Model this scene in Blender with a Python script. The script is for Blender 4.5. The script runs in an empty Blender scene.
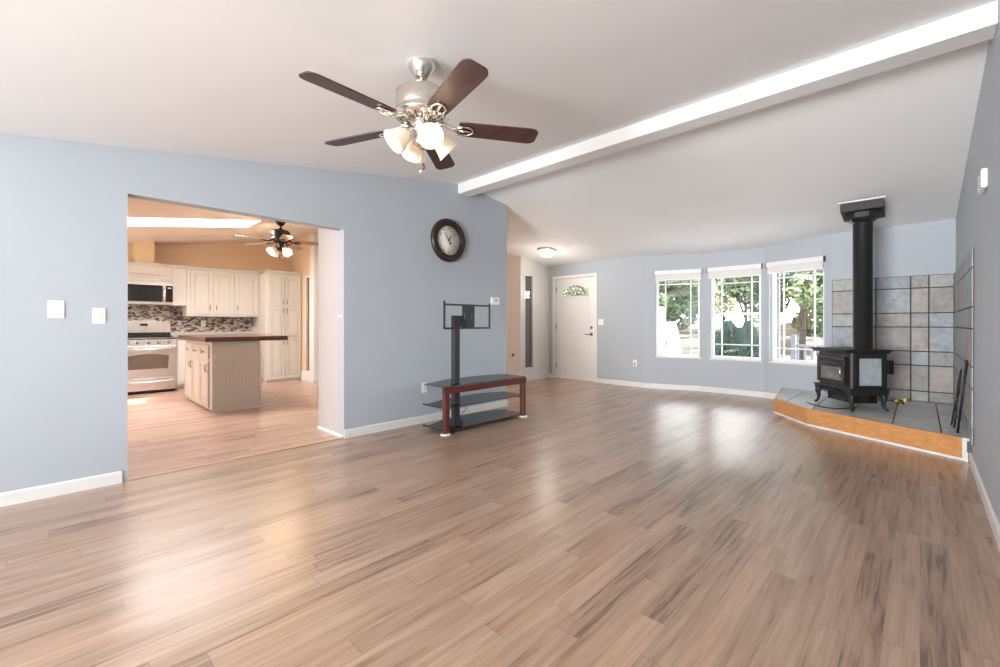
import bpy, bmesh, math, random
from mathutils import Vector, Matrix
random.seed(7)
SC = bpy.context.scene
COL = SC.collection
PI = math.pi
R = math.radians

# ------------------------------------------------------------------ camera, world, sun, daylight, fill lamps, exposure
F_PX = 436.0
YAW = math.atan(420 / 436.0)
cd = bpy.data.cameras.new('camera'); cam = bpy.data.objects.new('camera', cd); COL.objects.link(cam)
cam.location = (0, 0, 1.13); cam.rotation_euler = (R(90), 0, YAW)
cd.sensor_width = 36; cd.lens = 36 * F_PX / 1000; cd.shift_y = -9.5 / 1000; cd.clip_start = 0.02; cd.clip_end = 500
SC.camera = cam

world = bpy.data.worlds.new('sky'); SC.world = world; world.use_nodes = True
wn = world.node_tree.nodes; bgn = wn['Background']
bgn.inputs[0].default_value = (0.93, 0.965, 1.0, 1); bgn.inputs[1].default_value = 9.5

sd = bpy.data.lights.new('sun', 'SUN'); sd.energy = 6.5; sd.angle = R(1.0); sd.color = (1, .95, .87)
sun = bpy.data.objects.new('sun', sd); COL.objects.link(sun)
sun.rotation_euler = Vector((-0.82, -0.92, -2.5)).to_track_quat('-Z', 'Y').to_euler()

def area(name, loc, direction, sx, sy, power, color=(1, 1, 1), spread=180):
    l = bpy.data.lights.new(name, 'AREA'); l.shape = 'RECTANGLE'; l.size = sx; l.size_y = sy; l.energy = power; l.color = color; l.spread = R(spread)
    o = bpy.data.objects.new(name, l); COL.objects.link(o); o.location = loc
    o.rotation_euler = Vector(direction).to_track_quat('-Z', 'Y').to_euler(); return o
# added fill lamp behind the camera, no window stands there
area('rear_fill', (-1.4, -5.2, 1.15), (.03, 1, 0.21), 2.6, 1.9, 92, (.99, .99, 1.0), 80)
# added fill lamp aimed up at the ceiling from behind the camera
area('ceiling_fill', (-1.1, -3.1, .35), (.05, 1.4, 1), 2.2, 2.2, 112, (.97, .985, 1))
# added warm fill lamp in the unseen rear of the kitchen
area('kitchen_fill', (-8.2, -1.45, 1.45), (0, 1, -.05), 2.0, 1.2, 22, (1, .93, .84))
# daylight falling through the kitchen skylight
area('skylight_daylight', (-7.335, 1.275, 2.70), (0.02, .14, -1), .6, 1.7, 34, (1, .97, .93))
SC.view_settings.view_transform = 'Standard'; SC.view_settings.look = 'None'
SC.view_settings.exposure = 1.05; SC.view_settings.gamma = 1.0; SC.view_settings.use_curve_mapping = False

# ------------------------------------------------------------------ helpers
def tag(o, label=None, cat=None, group=None, kind=None):
    if label: o['label'] = label
    if cat: o['category'] = cat
    if group: o['group'] = group
    if kind: o['kind'] = kind
    return o
def thing(name, label, cat, loc=(0, 0, 0), rz=0.0, group=None, kind=None):
    o = bpy.data.objects.new(name, None); COL.objects.link(o); o.empty_display_size = .1
    o.location = loc; o.rotation_euler = (0, 0, rz)
    return tag(o, label, cat, group, kind)
def copy_tree(o, parent=None):
    c = o.copy(); COL.objects.link(c); c.parent = parent
    for ch in list(o.children): copy_tree(ch, c)
    return c

class MB:
    """collects shapes, build() links them as one mesh object"""
    def __init__(s): s.bm = bmesh.new(); s.mi = 0; s.M = Matrix()
    def _f(s, vs, smooth=False):
        try:
            f = s.bm.faces.new(vs); f.material_index = s.mi; f.smooth = smooth; return f
        except ValueError: return None
    def v(s, co): return s.bm.verts.new(s.M @ Vector(co))
    def hexa(s, p):   # 8 points: bottom 4 ccw, top 4 ccw
        v = [s.v(q) for q in p]
        for i in ((3, 2, 1, 0), (4, 5, 6, 7), (0, 1, 5, 4), (1, 2, 6, 5), (2, 3, 7, 6), (3, 0, 4, 7)): s._f([v[k] for k in i])
        return s
    def box(s, a, b):
        x0, y0, z0 = [min(a[i], b[i]) for i in range(3)]; x1, y1, z1 = [max(a[i], b[i]) for i in range(3)]
        return s.hexa([(x0, y0, z0), (x1, y0, z0), (x1, y1, z0), (x0, y1, z0), (x0, y0, z1), (x1, y0, z1), (x1, y1, z1), (x0, y1, z1)])
    def prism(s, poly, z0, z1):
        n = len(poly)
        A = sum(poly[i][0] * poly[(i + 1) % n][1] - poly[(i + 1) % n][0] * poly[i][1] for i in range(n))
        if A < 0: poly = poly[::-1]
        lo = [s.v((p[0], p[1], z0)) for p in poly]; hi = [s.v((p[0], p[1], z1)) for p in poly]
        s._f(lo[::-1]); s._f(hi)
        for i in range(n): s._f([lo[i], lo[(i + 1) % n], hi[(i + 1) % n], hi[i]])
        return s
    def tube(s, pts, r, n=10, caps=True):
        pts = [Vector(p) for p in pts]; rs = r if isinstance(r, (list, tuple)) else [r] * len(pts)
        rings = []; prev = None
        for i, p in enumerate(pts):
            t = (pts[min(i + 1, len(pts) - 1)] - pts[max(i - 1, 0)]).normalized()
            if prev is None:
                a = Vector((0, 0, 1)) if abs(t.z) < .9 else Vector((1, 0, 0)); u = t.cross(a).normalized()
            else: u = (prev - t * prev.dot(t)).normalized()
            prev = u; w = t.cross(u)
            rings.append([s.v(p + (u * math.cos(2 * PI * k / n) + w * math.sin(2 * PI * k / n)) * rs[i]) for k in range(n)])
        for a, b in zip(rings, rings[1:]):
            for k in range(n): s._f([a[k], a[(k + 1) % n], b[(k + 1) % n], b[k]], True)
        if caps: s._f(rings[0][::-1]); s._f(rings[-1])
        return s
    def lathe(s, prof, c=(0, 0, 0), axis=(0, 0, 1), n=32, caps=False):
        q = Vector(axis).normalized().to_track_quat('Z', 'Y').to_matrix(); c = Vector(c); rings = []
        for r, z in prof:
            if r < 1e-5: rings.append([s.v(c + q @ Vector((0, 0, z)))])
            else: rings.append([s.v(c + q @ Vector((r * math.cos(2 * PI * k / n), r * math.sin(2 * PI * k / n), z))) for k in range(n)])
        for a, b in zip(rings, rings[1:]):
            for k in range(n):
                if len(a) == 1 and len(b) == 1: continue
                if len(a) == 1: s._f([a[0], b[(k + 1) % n], b[k]], True)
                elif len(b) == 1: s._f([a[k], a[(k + 1) % n], b[0]], True)
                else: s._f([a[k], a[(k + 1) % n], b[(k + 1) % n], b[k]], True)
        return s
    def build(s, name, mat, parent=None, loc=None, bevel=0, kind=None, seg=2):
        bmesh.ops.recalc_face_normals(s.bm, faces=s.bm.faces)
        me = bpy.data.meshes.new(name); s.bm.to_mesh(me); s.bm.free()
        for m in (mat if isinstance(mat, (list, tuple)) else [mat]): me.materials.append(m)
        o = bpy.data.objects.new(name, me); COL.objects.link(o)
        if parent: o.parent = parent
        if loc: o.location = loc
        if kind: o['kind'] = kind
        if bevel:
            b = o.modifiers.new('bevel', 'BEVEL'); b.width = bevel; b.segments = seg; b.limit_method = 'ANGLE'; b.angle_limit = R(40)
        return o
def box(a, b): return MB().box(a, b)

# ------------------------------------------------------------------ materials
class NT:
    def __init__(s, name):
        s.m = bpy.data.materials.new(name); s.m.use_nodes = True; s.n = s.m.node_tree.nodes; s.l = s.m.node_tree.links
        s.b = s.n['Principled BSDF']; s.out = s.n['Material Output']
    def new(s, t, **k):
        o = s.n.new(t)
        for a, b in k.items(): setattr(o, a, b)
        return o
    def link(s, a, b): s.l.new(a, b)
    def math(s, op, a, b=None, c=None):
        o = s.new('ShaderNodeMath', operation=op)
        for i, x in enumerate((a, b, c)):
            if x is None: continue
            if isinstance(x, (int, float)): o.inputs[i].default_value = x
            else: s.link(x, o.inputs[i])
        return o.outputs[0]
    def ramp(s, fac, stops):
        o = s.new('ShaderNodeValToRGB'); e = o.color_ramp.elements
        while len(e) < len(stops): e.new(.5)
        for i, (p, c) in enumerate(stops): e[i].position = p; e[i].color = (*c, 1)
        s.link(fac, o.inputs[0]); return o.outputs[0]
    def mix(s, fac, a, b, mode='MIX'):
        o = s.new('ShaderNodeMix', data_type='RGBA', blend_type=mode)
        for sk, x in ((o.inputs[0], fac), (o.inputs[6], a), (o.inputs[7], b)):
            if isinstance(x, (int, float)): sk.default_value = x
            elif isinstance(x, tuple): sk.default_value = (*x, 1)
            else: s.link(x, sk)
        return o.outputs[2]
    def xyz(s):
        t = s.new('ShaderNodeTexCoord'); p = s.new('ShaderNodeSeparateXYZ'); s.link(t.outputs['Object'], p.inputs[0]); return t.outputs['Object'], p.outputs
    def comb(s, x, y, z):
        o = s.new('ShaderNodeCombineXYZ')
        for i, q in enumerate((x, y, z)):
            if isinstance(q, (int, float)): o.inputs[i].default_value = q
            else: s.link(q, o.inputs[i])
        return o.outputs[0]
    def noise(s, vec, scale, detail=3, rough=.55, dist=0):
        o = s.new('ShaderNodeTexNoise'); o.inputs['Scale'].default_value = scale; o.inputs['Detail'].default_value = detail
        o.inputs['Roughness'].default_value = rough; o.inputs['Distortion'].default_value = dist
        if vec is not None: s.link(vec, o.inputs['Vector'])
        return o.outputs[0]
    def bump(s, h, strength=.2, dist=.005):
        o = s.new('ShaderNodeBump'); o.inputs['Strength'].default_value = strength; o.inputs['Distance'].default_value = dist
        s.link(h, o.inputs['Height']); s.link(o.outputs[0], s.b.inputs['Normal'])
def mat(name, col, rough=.5, metal=0, var=.06, scale=8, bump=0, bscale=200, emit=0, ecol=None, coat=0):
    t = NT(name); v, _ = t.xyz()
    n = t.noise(v, scale)
    lo = tuple(max(0, c * (1 - var)) for c in col); hi = tuple(min(1, c * (1 + var)) for c in col)
    t.link(t.ramp(n, [(.3, lo), (.7, hi)]), t.b.inputs['Base Color'])
    t.b.inputs['Roughness'].default_value = rough; t.b.inputs['Metallic'].default_value = metal
    if coat: t.b.inputs['Coat Weight'].default_value = coat
    if bump: t.bump(t.noise(v, bscale, 4), bump, .003)
    if emit:
        t.b.inputs['Emission Color'].default_value = (*(ecol or col), 1); t.b.inputs['Emission Strength'].default_value = emit
    return t.m

def plank_material(name, dark, mid, light, w=.098, L=1.15, rough=.3):
    t = NT(name); v, p = t.xyz(); x, y = p[0], p[1]
    xr = t.math('DIVIDE', x, w); row = t.math('FLOOR', xr)
    wn1 = t.new('ShaderNodeTexWhiteNoise', noise_dimensions='1D'); t.link(row, wn1.inputs['W'])
    yr = t.math('ADD', t.math('DIVIDE', y, L), t.math('MULTIPLY', wn1.outputs[0], 7.3)); colm = t.math('FLOOR', yr)
    wn2 = t.new('ShaderNodeTexWhiteNoise', noise_dimensions='2D'); t.link(t.comb(row, colm, 0), wn2.inputs['Vector'])
    rnd = wn2.outputs[0]
    g1 = t.noise(t.comb(t.math('MULTIPLY', x, 42), t.math('MULTIPLY', y, 1.9), t.math('MULTIPLY', rnd, 40)), 1, 5, .6, .6)
    g2 = t.noise(t.comb(t.math('MULTIPLY', x, 9), t.math('MULTIPLY', y, 1.3), t.math('MULTIPLY', rnd, 25)), 1, 3, .55, 1.2)
    g3 = t.noise(t.comb(t.math('MULTIPLY', x, 110), t.math('MULTIPLY', y, 6), rnd), 1, 3, .6)
    s = t.math('ADD', t.math('MULTIPLY', g1, .62), t.math('MULTIPLY', g2, .32)); s = t.math('ADD', s, t.math('MULTIPLY', g3, .12))
    s = t.math('ADD', s, t.math('MULTIPLY', t.math('SUBTRACT', rnd, .5), .17))
    c = t.ramp(s, [(.36, dark), (.47, mid), (.68, light)])
    red = t.ramp(wn2.outputs[1], [(.55, (1, 1, 1)), (1.0, (1.04, .94, .89))])
    c = t.mix(1.0, c, red, 'MULTIPLY')
    fx = t.math('FRACT', xr); fy = t.math('FRACT', yr)
    ex = t.math('LESS_THAN', t.math('MINIMUM', fx, t.math('SUBTRACT', 1, fx)), .014)
    ey = t.math('LESS_THAN', t.math('MINIMUM', fy, t.math('SUBTRACT', 1, fy)), .0022)
    seam = t.math('MAXIMUM', ex, ey)
    c = t.mix(t.math('MULTIPLY', seam, .28), c, tuple(q * .45 for q in dark))
    t.link(c, t.b.inputs['Base Color'])
    t.link(t.math('ADD', rough, t.math('MULTIPLY', g2, .12)), t.b.inputs['Roughness'])
    t.b.inputs['Specular IOR Level'].default_value = .5; t.b.inputs['Coat Weight'].default_value = .6; t.b.inputs['Coat Roughness'].default_value = .25
    t.bump(t.math('SUBTRACT', t.math('MULTIPLY', g3, .25), seam), .12, .002)
    return t.m

def wood_material(name, dark, light, axis=1, rough=.35, sc=1.0, coat=0):
    t = NT(name); v, p = t.xyz()
    m = [26 * sc] * 3; m[axis] = 2.2 * sc
    g = t.noise(t.comb(t.math('MULTIPLY', p[0], m[0]), t.math('MULTIPLY', p[1], m[1]), t.math('MULTIPLY', p[2], m[2])), 1, 5, .6, .8)
    t.link(t.ramp(g, [(.32, dark), (.66, light)]), t.b.inputs['Base Color']); t.b.inputs['Roughness'].default_value = rough
    if coat: t.b.inputs['Coat Weight'].default_value = coat
    t.bump(g, .08, .002); return t.m

def stone_material(name, a, b, c, rough=.45, scale=6):
    t = NT(name); v, p = t.xyz()
    n1 = t.noise(v, scale, 6, .62, 1.2); n2 = t.noise(v, scale * 3.1, 5, .6, .5)
    col = t.ramp(n1, [(.28, a), (.5, b), (.72, c)])
    col = t.mix(.35, col, t.ramp(n2, [(.35, tuple(q * .6 for q in b)), (.65, c)]))
    t.link(col, t.b.inputs['Base Color']); t.b.inputs['Roughness'].default_value = rough; t.bump(n2, .25, .004); return t.m

def pane_material(name, tint=(1, 1, 1), refl=.08, rough=.0, base=None):
    t = NT(name); t.n.remove(t.b)
    tr = t.new('ShaderNodeBsdfTransparent'); tr.inputs[0].default_value = (*tint, 1)
    gl = t.new('ShaderNodeBsdfGlossy'); gl.inputs['Roughness'].default_value = rough
    lw = t.new('ShaderNodeLayerWeight'); lw.inputs[0].default_value = .5
    f = t.math('ADD', t.math('MULTIPLY', t.math('POWER', lw.outputs['Facing'], 4.0), .35), refl - .04)
    mx = t.new('ShaderNodeMixShader'); t.link(f, mx.inputs[0]); t.link(tr.outputs[0], mx.inputs[1]); t.link(gl.outputs[0], mx.inputs[2])
    t.link(mx.outputs[0], t.out.inputs[0]); return t.m

M = {}
M['wall'] = mat('wall_blue_paint', (.425, .468, .512), .62, var=.012, scale=2, bump=.06, bscale=160)
M['wall_white'] = mat('wall_white_paint', (.74, .72, .70), .62, var=.012, scale=2, bump=.06, bscale=160)
M['wall_tan'] = mat('wall_tan_paint', (.79, .58, .40), .65, var=.02, scale=2, bump=.06, bscale=160)
M['wall_cream'] = mat('wall_cream_paint', (.80, .63, .38), .65, var=.02, scale=2)
M['ceil'] = mat('ceiling_paint', (.86, .87, .87), .75, var=.015, scale=1.5, bump=.12, bscale=120)
M['ceil_k'] = mat('ceiling_paint_warm_lit', (.83, .74, .65), .75, var=.015, scale=1.5, bump=.1, bscale=120)  # white ceiling with the kitchen's warm light tinted into its colour
M['trim'] = mat('white_trim_paint', (.75, .745, .735), .38, var=.012)
M['beam'] = mat('beam_paint', (.74, .735, .725), .45, var=.012)
M['floor'] = plank_material('laminate_planks', (.165, .092, .057), (.36, .228, .153), (.495, .345, .246))
M['floor_k'] = plank_material('kitchen_laminate_planks', (.26, .14, .095), (.50, .31, .23), (.64, .44, .34))
M['threshold'] = wood_material('threshold_wood', (.42, .27, .19), (.58, .40, .29))
M['vinyl'] = mat('white_vinyl', (.86, .86, .85), .35, var=.01)
M['pane'] = pane_material('window_glass')
M['shade'] = mat('shade_fabric', (.73, .73, .72), .8, var=.03, scale=60)
M['shade_case'] = mat('shade_cassette', (.82, .81, .80), .4, var=.01)
M['darkcap'] = mat('dark_plastic', (.06, .06, .065), .45)
M['white_pl'] = mat('white_plastic', (.84, .84, .82), .35, var=.01)
M['ivory_pl'] = mat('ivory_plastic', (.80, .78, .66), .4, var=.02)
M['nickel'] = mat('brushed_nickel', (.74, .69, .63), .24, 1.0, var=.04, scale=30)
M['bronze'] = mat('oil_rubbed_bronze', (.05, .038, .030), .36, .6, var=.2, scale=20)
M['pewter'] = mat('pewter_handle', (.22, .20, .19), .35, .9)
M['blade'] = wood_material('fan_blade_wood', (.035, .016, .014), (.075, .036, .030), 0, .42)
M['blade_k'] = wood_material('kitchen_blade_wood', (.09, .035, .022), (.16, .068, .04), 0, .3, coat=.3)
M['bulb'] = mat('lamp_bulb', (1, .9, .75), .4, emit=4, ecol=(1, .80, .55))
M['black'] = mat('black_iron', (.018, .018, .019), .5, .2, var=.25, scale=12)
M['blackgloss'] = mat('black_enamel', (.012, .012, .013), .16, .1, coat=.4)
M['graymetal'] = mat('charcoal_metal', (.055, .06, .068), .38, .5)
M['cherry'] = wood_material('cherry_wood', (.06, .012, .010), (.13, .028, .022), 1, .3, coat=.4)
M['steel'] = mat('stainless_steel', (.77, .745, .725), .27, .9, var=.05, scale=3)
M['blackglass'] = mat('black_glass', (.02, .018, .018), .06, 0)
M['ovenglass'] = mat('oven_glass', (.20, .155, .12), .12, .5)
M['cab'] = mat('cabinet_paint', (.64, .605, .555), .42, var=.02)
M['cabgroove'] = mat('cabinet_groove', (.50, .44, .38), .55)
M['laminate_top'] = mat('grey_laminate', (.50, .45, .43), .4, var=.12, scale=60)
M['butcher'] = wood_material('island_top_wood', (.06, .024, .018), (.13, .055, .042), 1, .3, coat=.3)
M['oak'] = wood_material('oak_fascia', (.52, .23, .075), (.66, .33, .125), 0, .42)
M['grout'] = mat('dark_grout', (.075, .07, .065), .85, bump=.2, bscale=90)
M['brass'] = mat('brass', (.65, .45, .12), .3, 1.0)
M['yellow'] = mat('yellow_plastic', (.75, .52, .06), .5)
M['stone_panel'] = stone_material('stove_stone_panel', (.24, .30, .33), (.37, .43, .46), (.50, .56, .58), .4, 9)
M['slate'] = [stone_material('slate_grey', (.17, .17, .17), (.27, .265, .26), (.38, .365, .35), .48, 5),
              stone_material('slate_blue', (.19, .22, .25), (.29, .33, .365), (.40, .44, .47), .48, 5),
              stone_material('slate_taupe', (.22, .195, .18), (.335, .30, .28), (.44, .40, .375), .48, 5),
              stone_material('slate_green', (.21, .23, .22), (.33, .35, .335), (.44, .46, .44), .48, 5)]
M['hearth_tile'] = [stone_material('hearth_slate', (.42, .46, .46), (.56, .60, .60), (.68, .71, .70), .3, 5),
                    stone_material('hearth_slate_pale', (.44, .46, .44), (.57, .59, .57), (.68, .70, .68), .3, 4)]

# ------------------------------------------------------------------ room
XL, XR = -4.10, 0.30
YB, YF = -5.4, 7.35
YRIDGE = 3.62
YFLAT = -.266
def zc(y):
    if y <= YFLAT: return 2.30   # flat, lower part of the room behind the camera
    return 2.339 + .1466 * y if y <= YRIDGE else 2.8697 - .1375 * (y - YRIDGE)
def struct(o): o['kind'] = 'structure'; return o

def wall(name, A, B, m, thick=.12, holes=(), z0=0, z1=None, side=1, parent=None):
    """wall whose face runs from A to B; thickness goes to the left of A->B (side=1) or to the right; top follows the ceiling"""
    A = Vector(A); B = Vector(B); L = (B - A).length; d = (B - A) / L; n = Vector((-d.y, d.x)) * side * thick
    ss = {0, L}; zs = [z0]
    for h in holes: ss |= {h[0], h[1]}; zs += [h[2], h[3]]
    if A.y != B.y:
        for yk in (YRIDGE, YFLAT):
            k = (yk - A.y) / (B.y - A.y)
            if 0 < k < 1: ss.add(k * L)
    ss = sorted(ss); zs = sorted(set(zs)); mb = MB()
    for s0, s1 in zip(ss, ss[1:]):
        if s1 - s0 < 1e-5: continue
        p, q = A + d * s0, A + d * s1
        for i, za in enumerate(zs):
            zb = zs[i + 1] if i + 1 < len(zs) else None
            mid = (s0 + s1) / 2
            if zb is not None and any(h[0] < mid < h[1] and h[2] < (za + zb) / 2 < h[3] for h in holes): continue
            tp, tq = (zb, zb) if zb is not None else ((z1, z1) if z1 else (zc(p.y) + .04, zc(q.y) + .04))
            p2, q2 = p + n, q + n
            mb.hexa([(p.x, p.y, za), (q.x, q.y, za), (q2.x, q2.y, za), (p2.x, p2.y, za), (p.x, p.y, tp), (q.x, q.y, tq), (q2.x, q2.y, tq), (p2.x, p2.y, tp)])
    o = mb.build(name, m, parent); o['kind'] = 'structure'; return o

# floor slabs
struct(MB().prism([(XL, YB - .2), (XR + .15, YB - .2), (XR + .15, 7.5), (-.85, 7.5), (-1.72, 7.79), (-2.68, 7.79), (-3.55, 7.48), (-5.8, 7.48), (-5.8, 3.67), (XL, 3.67)], -.1, 0).build('floor', M['floor']))
struct(MB().prism([(XL, -1.8), (XL, 3.67), (-5.8, 3.67), (-5.8, 6.6), (-11.2, 6.6), (-11.2, 3.5), (-9.8, 3.5), (-9.8, -1.8)], -.1, 0).build('floor_kitchen', M['floor_k']))
# ceiling: two slopes meeting at the ridge; the kitchen shares them and has the skylight opening
def slab(mb, x0, x1, y0, y1, t=.16):
    mb.hexa([(x0, y0, zc(y0)), (x1, y0, zc(y0)), (x1, y1, zc(y1)), (x0, y1, zc(y1)), (x0, y0, zc(y0) + t), (x1, y0, zc(y0) + t), (x1, y1, zc(y1) + t), (x0, y1, zc(y1) + t)])
mb = MB(); slab(mb, -4.16, XR + .2, YB - .2, YFLAT); slab(mb, -4.16, XR + .2, YFLAT, YRIDGE); slab(mb, -5.8, XR + .2, YRIDGE, 7.8); struct(mb.build('ceiling', M['ceil']))
SX0, SX1, SY0, SY1 = -7.67, -7.0, .35, 2.2
mb = MB(); slab(mb, -9.8, -4.16, -1.8, YFLAT); slab(mb, -9.8, SX0, YFLAT, YRIDGE); slab(mb, SX1, -4.16, YFLAT, YRIDGE); slab(mb, SX0, SX1, YFLAT, SY0); slab(mb, SX0, SX1, SY1, YRIDGE)
slab(mb, -11.2, -5.8, YRIDGE, 6.65); struct(mb.build('ceiling_kitchen', M['ceil_k']))
mb = MB()
for (a, b, c, d) in ((SX0, SX0 + .012, SY0, SY1), (SX1 - .012, SX1, SY0, SY1), (SX0, SX1, SY0, SY0 + .012), (SX0, SX1, SY1 - .012, SY1)):
    mb.hexa([(a, c, zc(c) - .002), (b, c, zc(c) - .002), (b, d, zc(d) - .002), (a, d, zc(d) - .002), (a, c, zc(c) + .19), (b, c, zc(c) + .19), (b, d, zc(d) + .19), (a, d, zc(d) + .19)])
struct(mb.build('trim_10', M['trim']))
# skylight: frame and acrylic pane on the roof
sk = thing('window_4', None, None, (0, 0, 0), kind='structure')
mb = MB()
for (a, b, c, d) in ((SX0 - .05, SX0, SY0 - .05, SY1 + .05), (SX1, SX1 + .05, SY0 - .05, SY1 + .05), (SX0, SX1, SY0 - .05, SY0), (SX0, SX1, SY1, SY1 + .05)):
    mb.hexa([(a, c, zc(c) + .16), (b, c, zc(c) + .16), (b, d, zc(d) + .16), (a, d, zc(d) + .16), (a, c, zc(c) + .24), (b, c, zc(c) + .24), (b, d, zc(d) + .24), (a, d, zc(d) + .24)])
mb.build('window_frame', M['vinyl'], sk)
mb = MB(); mb.hexa([(SX0, SY0, zc(SY0) + .2), (SX1, SY0, zc(SY0) + .2), (SX1, SY1, zc(SY1) + .2), (SX0, SY1, zc(SY1) + .2)] + [(SX0, SY0, zc(SY0) + .206), (SX1, SY0, zc(SY0) + .206), (SX1, SY1, zc(SY1) + .206), (SX0, SY1, zc(SY1) + .206)])
mb.build('pane', M['pane'], sk)

# living room walls
OY0, OY1, OZ = .40, 2.033, 2.068
wall('wall_left', (XL, YB), (XL, 4.39), M['wall'], .12, [(OY0 - YB, OY1 - YB, 0, OZ)], side=1)
wall('wall_right', (XR, YB), (XR, YF + .15), M['wall'], .15, side=-1)
wall('wall_back', (XL - .12, YB), (XR + .15, YB), M['wall'], .15, [(.9, 4.0, .25, 2.15)] if False else (), side=-1)
DX0, DX1, DZ = -5.466, -4.551, 2.055
wall('wall_front', (-5.65, YF), (-3.55, YF), M['wall'], .15, [(DX0 - .02 + 5.65, DX1 + .02 + 5.65, 0, DZ + .02)], side=1)
BA, BB, BC, BD = (-3.55, 7.35), (-2.68, 7.64), (-1.72, 7.64), (-.85, 7.35)
WZ0, WZ1 = .56, 2.03
def seglen(a, b): return math.hypot(b[0] - a[0], b[1] - a[1])
LW = seglen(BA, BB)
def s_at(A, B, x): return (x - A[0]) / (B[0] - A[0]) * seglen(A, B)
W1 = (s_at(BA, BB, -3.35), s_at(BA, BB, -2.66)); W2 = (.155, .955 - .045); W3 = (s_at(BC, BD, -1.655) - .0, s_at(BC, BD, -.945))
W2 = (2.68 - 2.525, 2.68 - 1.765)
W1 = (W1[0], W1[1])
wall('wall_bay_left', BA, BB, M['wall'], .15, [(W1[0], W1[1], WZ0, WZ1)])
wall('wall_bay_middle', BB, BC, M['wall'], .15, [(W2[0], W2[1], WZ0, WZ1)])
wall('wall_bay_right', BC, BD, M['wall'], .15, [(W3[0], W3[1], WZ0, WZ1)])
wall('wall_hearth', BD, (XR + .15, YF), M['wall'], .15)
# entry walls
wall('wall_entry', (-5.65, 6.45), (-5.65, YF + .15), M['wall_white'], .12, [(.125, .365, .26, 2.09)])
wall('wall_entry_hall', (-11.1, 6.45), (-5.77, 6.45), M['wall_white'], .12)
wall('wall_hall', (-11.0, 3.5), (-11.0, 6.5), M['wall_white'], .12)
# kitchen walls
wall('wall_kitchen', (-9.65, -1.8), (-9.65, 3.55), M['wall_tan'], .12)
wall('wall_kitchen_rear', (-9.8, -1.6), (XL - .12, -1.6), M['wall_tan'], .12, side=-1)
wall('wall_pantry', (-9.65, 3.55), (-8.33, 3.55), M['wall_tan'], .12, [(9.65 - 8.735, 9.65 - 8.565, .21, 2.04)])
wall('wall_hall_rear', (-11.1, 3.55), (-9.65, 3.55), M['wall_white'], .12)
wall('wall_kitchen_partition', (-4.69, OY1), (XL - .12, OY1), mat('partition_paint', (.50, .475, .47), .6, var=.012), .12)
wall('wall_kitchen_side', (-4.22, 2.17), (-4.22, 4.39), M['wall_tan'], .02)
struct(box((-9.65, 1.0, 2.152), (-9.35, 1.26, zc(1.26) + .02)).build('wall_duct_chase', M['wall_cream']))

# beam on the ridge
struct(box((XL, 3.51, 2.733), (XR, 3.69, 2.93)).build('trim_1', M['beam'], bevel=.004))
# baseboards
BH, BT = .085, .014
def base(name, A, B, side=-1, h=BH, t=BT, m='trim'):
    A = Vector(A); B = Vector(B); d = (B - A).normalized(); n = Vector((-d.y, d.x)) * side * t; mb = MB()
    p = [(A.x, A.y), (B.x, B.y), (B.x + n.x, B.y + n.y), (A.x + n.x, A.y + n.y)]
    q = [(A.x, A.y), (B.x, B.y), (B.x + n.x * .35, B.y + n.y * .35), (A.x + n.x * .35, A.y + n.y * .35)]
    mb.hexa([(*a, 0) for a in p] + [(*a, h - .012) for a in p]); mb.hexa([(*a, h - .012) for a in p] + [(*a, h) for a in q])
    return struct(mb.build(name, M[m]))
base('baseboard_left', (XL, YB), (XL, OY0 - .03)); base('baseboard_left_far', (XL, OY1 + .0), (XL, 4.39))
base('baseboard_left_end', (XL + .014, 4.39), (XL - .12, 4.39), side=-1)
base('baseboard_right', (XR, YB), (XR, 5.15), side=1)
base('baseboard_back', (XL, YB), (XR, YB), side=1)
base('baseboard_front', (DX1 + .075, YF), BA, side=-1); base('baseboard_bay_left', BA, BB); base('baseboard_bay_middle', BB, BC); base('baseboard_bay_right', BC, (-1.42, 7.54))
base('baseboard_entry', (-5.65, 6.45), (-5.65, YF)); base('baseboard_entry_corner', (-5.65, YF), (DX0 - .075, YF)); base('baseboard_hall', (-11, 6.45), (-5.636, 6.45))
base('baseboard_partition', (-4.69, OY1), (XL - .02, OY1), side=-1, h=.03, t=.012)
base('baseboard_far_hall', (-11.0, 3.67), (-11.0, 4.2))
# threshold strip between the two floors
struct(box((XL - .035, OY0, 0), (XL + .005, OY1, .008)).build('trim_2', M['threshold'], bevel=.003))
# white corner post at the end of the pantry wall
struct(box((-8.50, 3.52, 0), (-8.315, 3.68, zc(3.6))).build('trim_3', M['trim'], bevel=.003))
struct(box((-8.515, 3.505, 0), (-8.30, 3.695, .09)).build('trim_4', M['trim'], bevel=.004))
struct(box((-8.95, 3.535, 0), (-8.50, 3.55, .2)).build('trim_5', M['trim'], bevel=.003))

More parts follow.
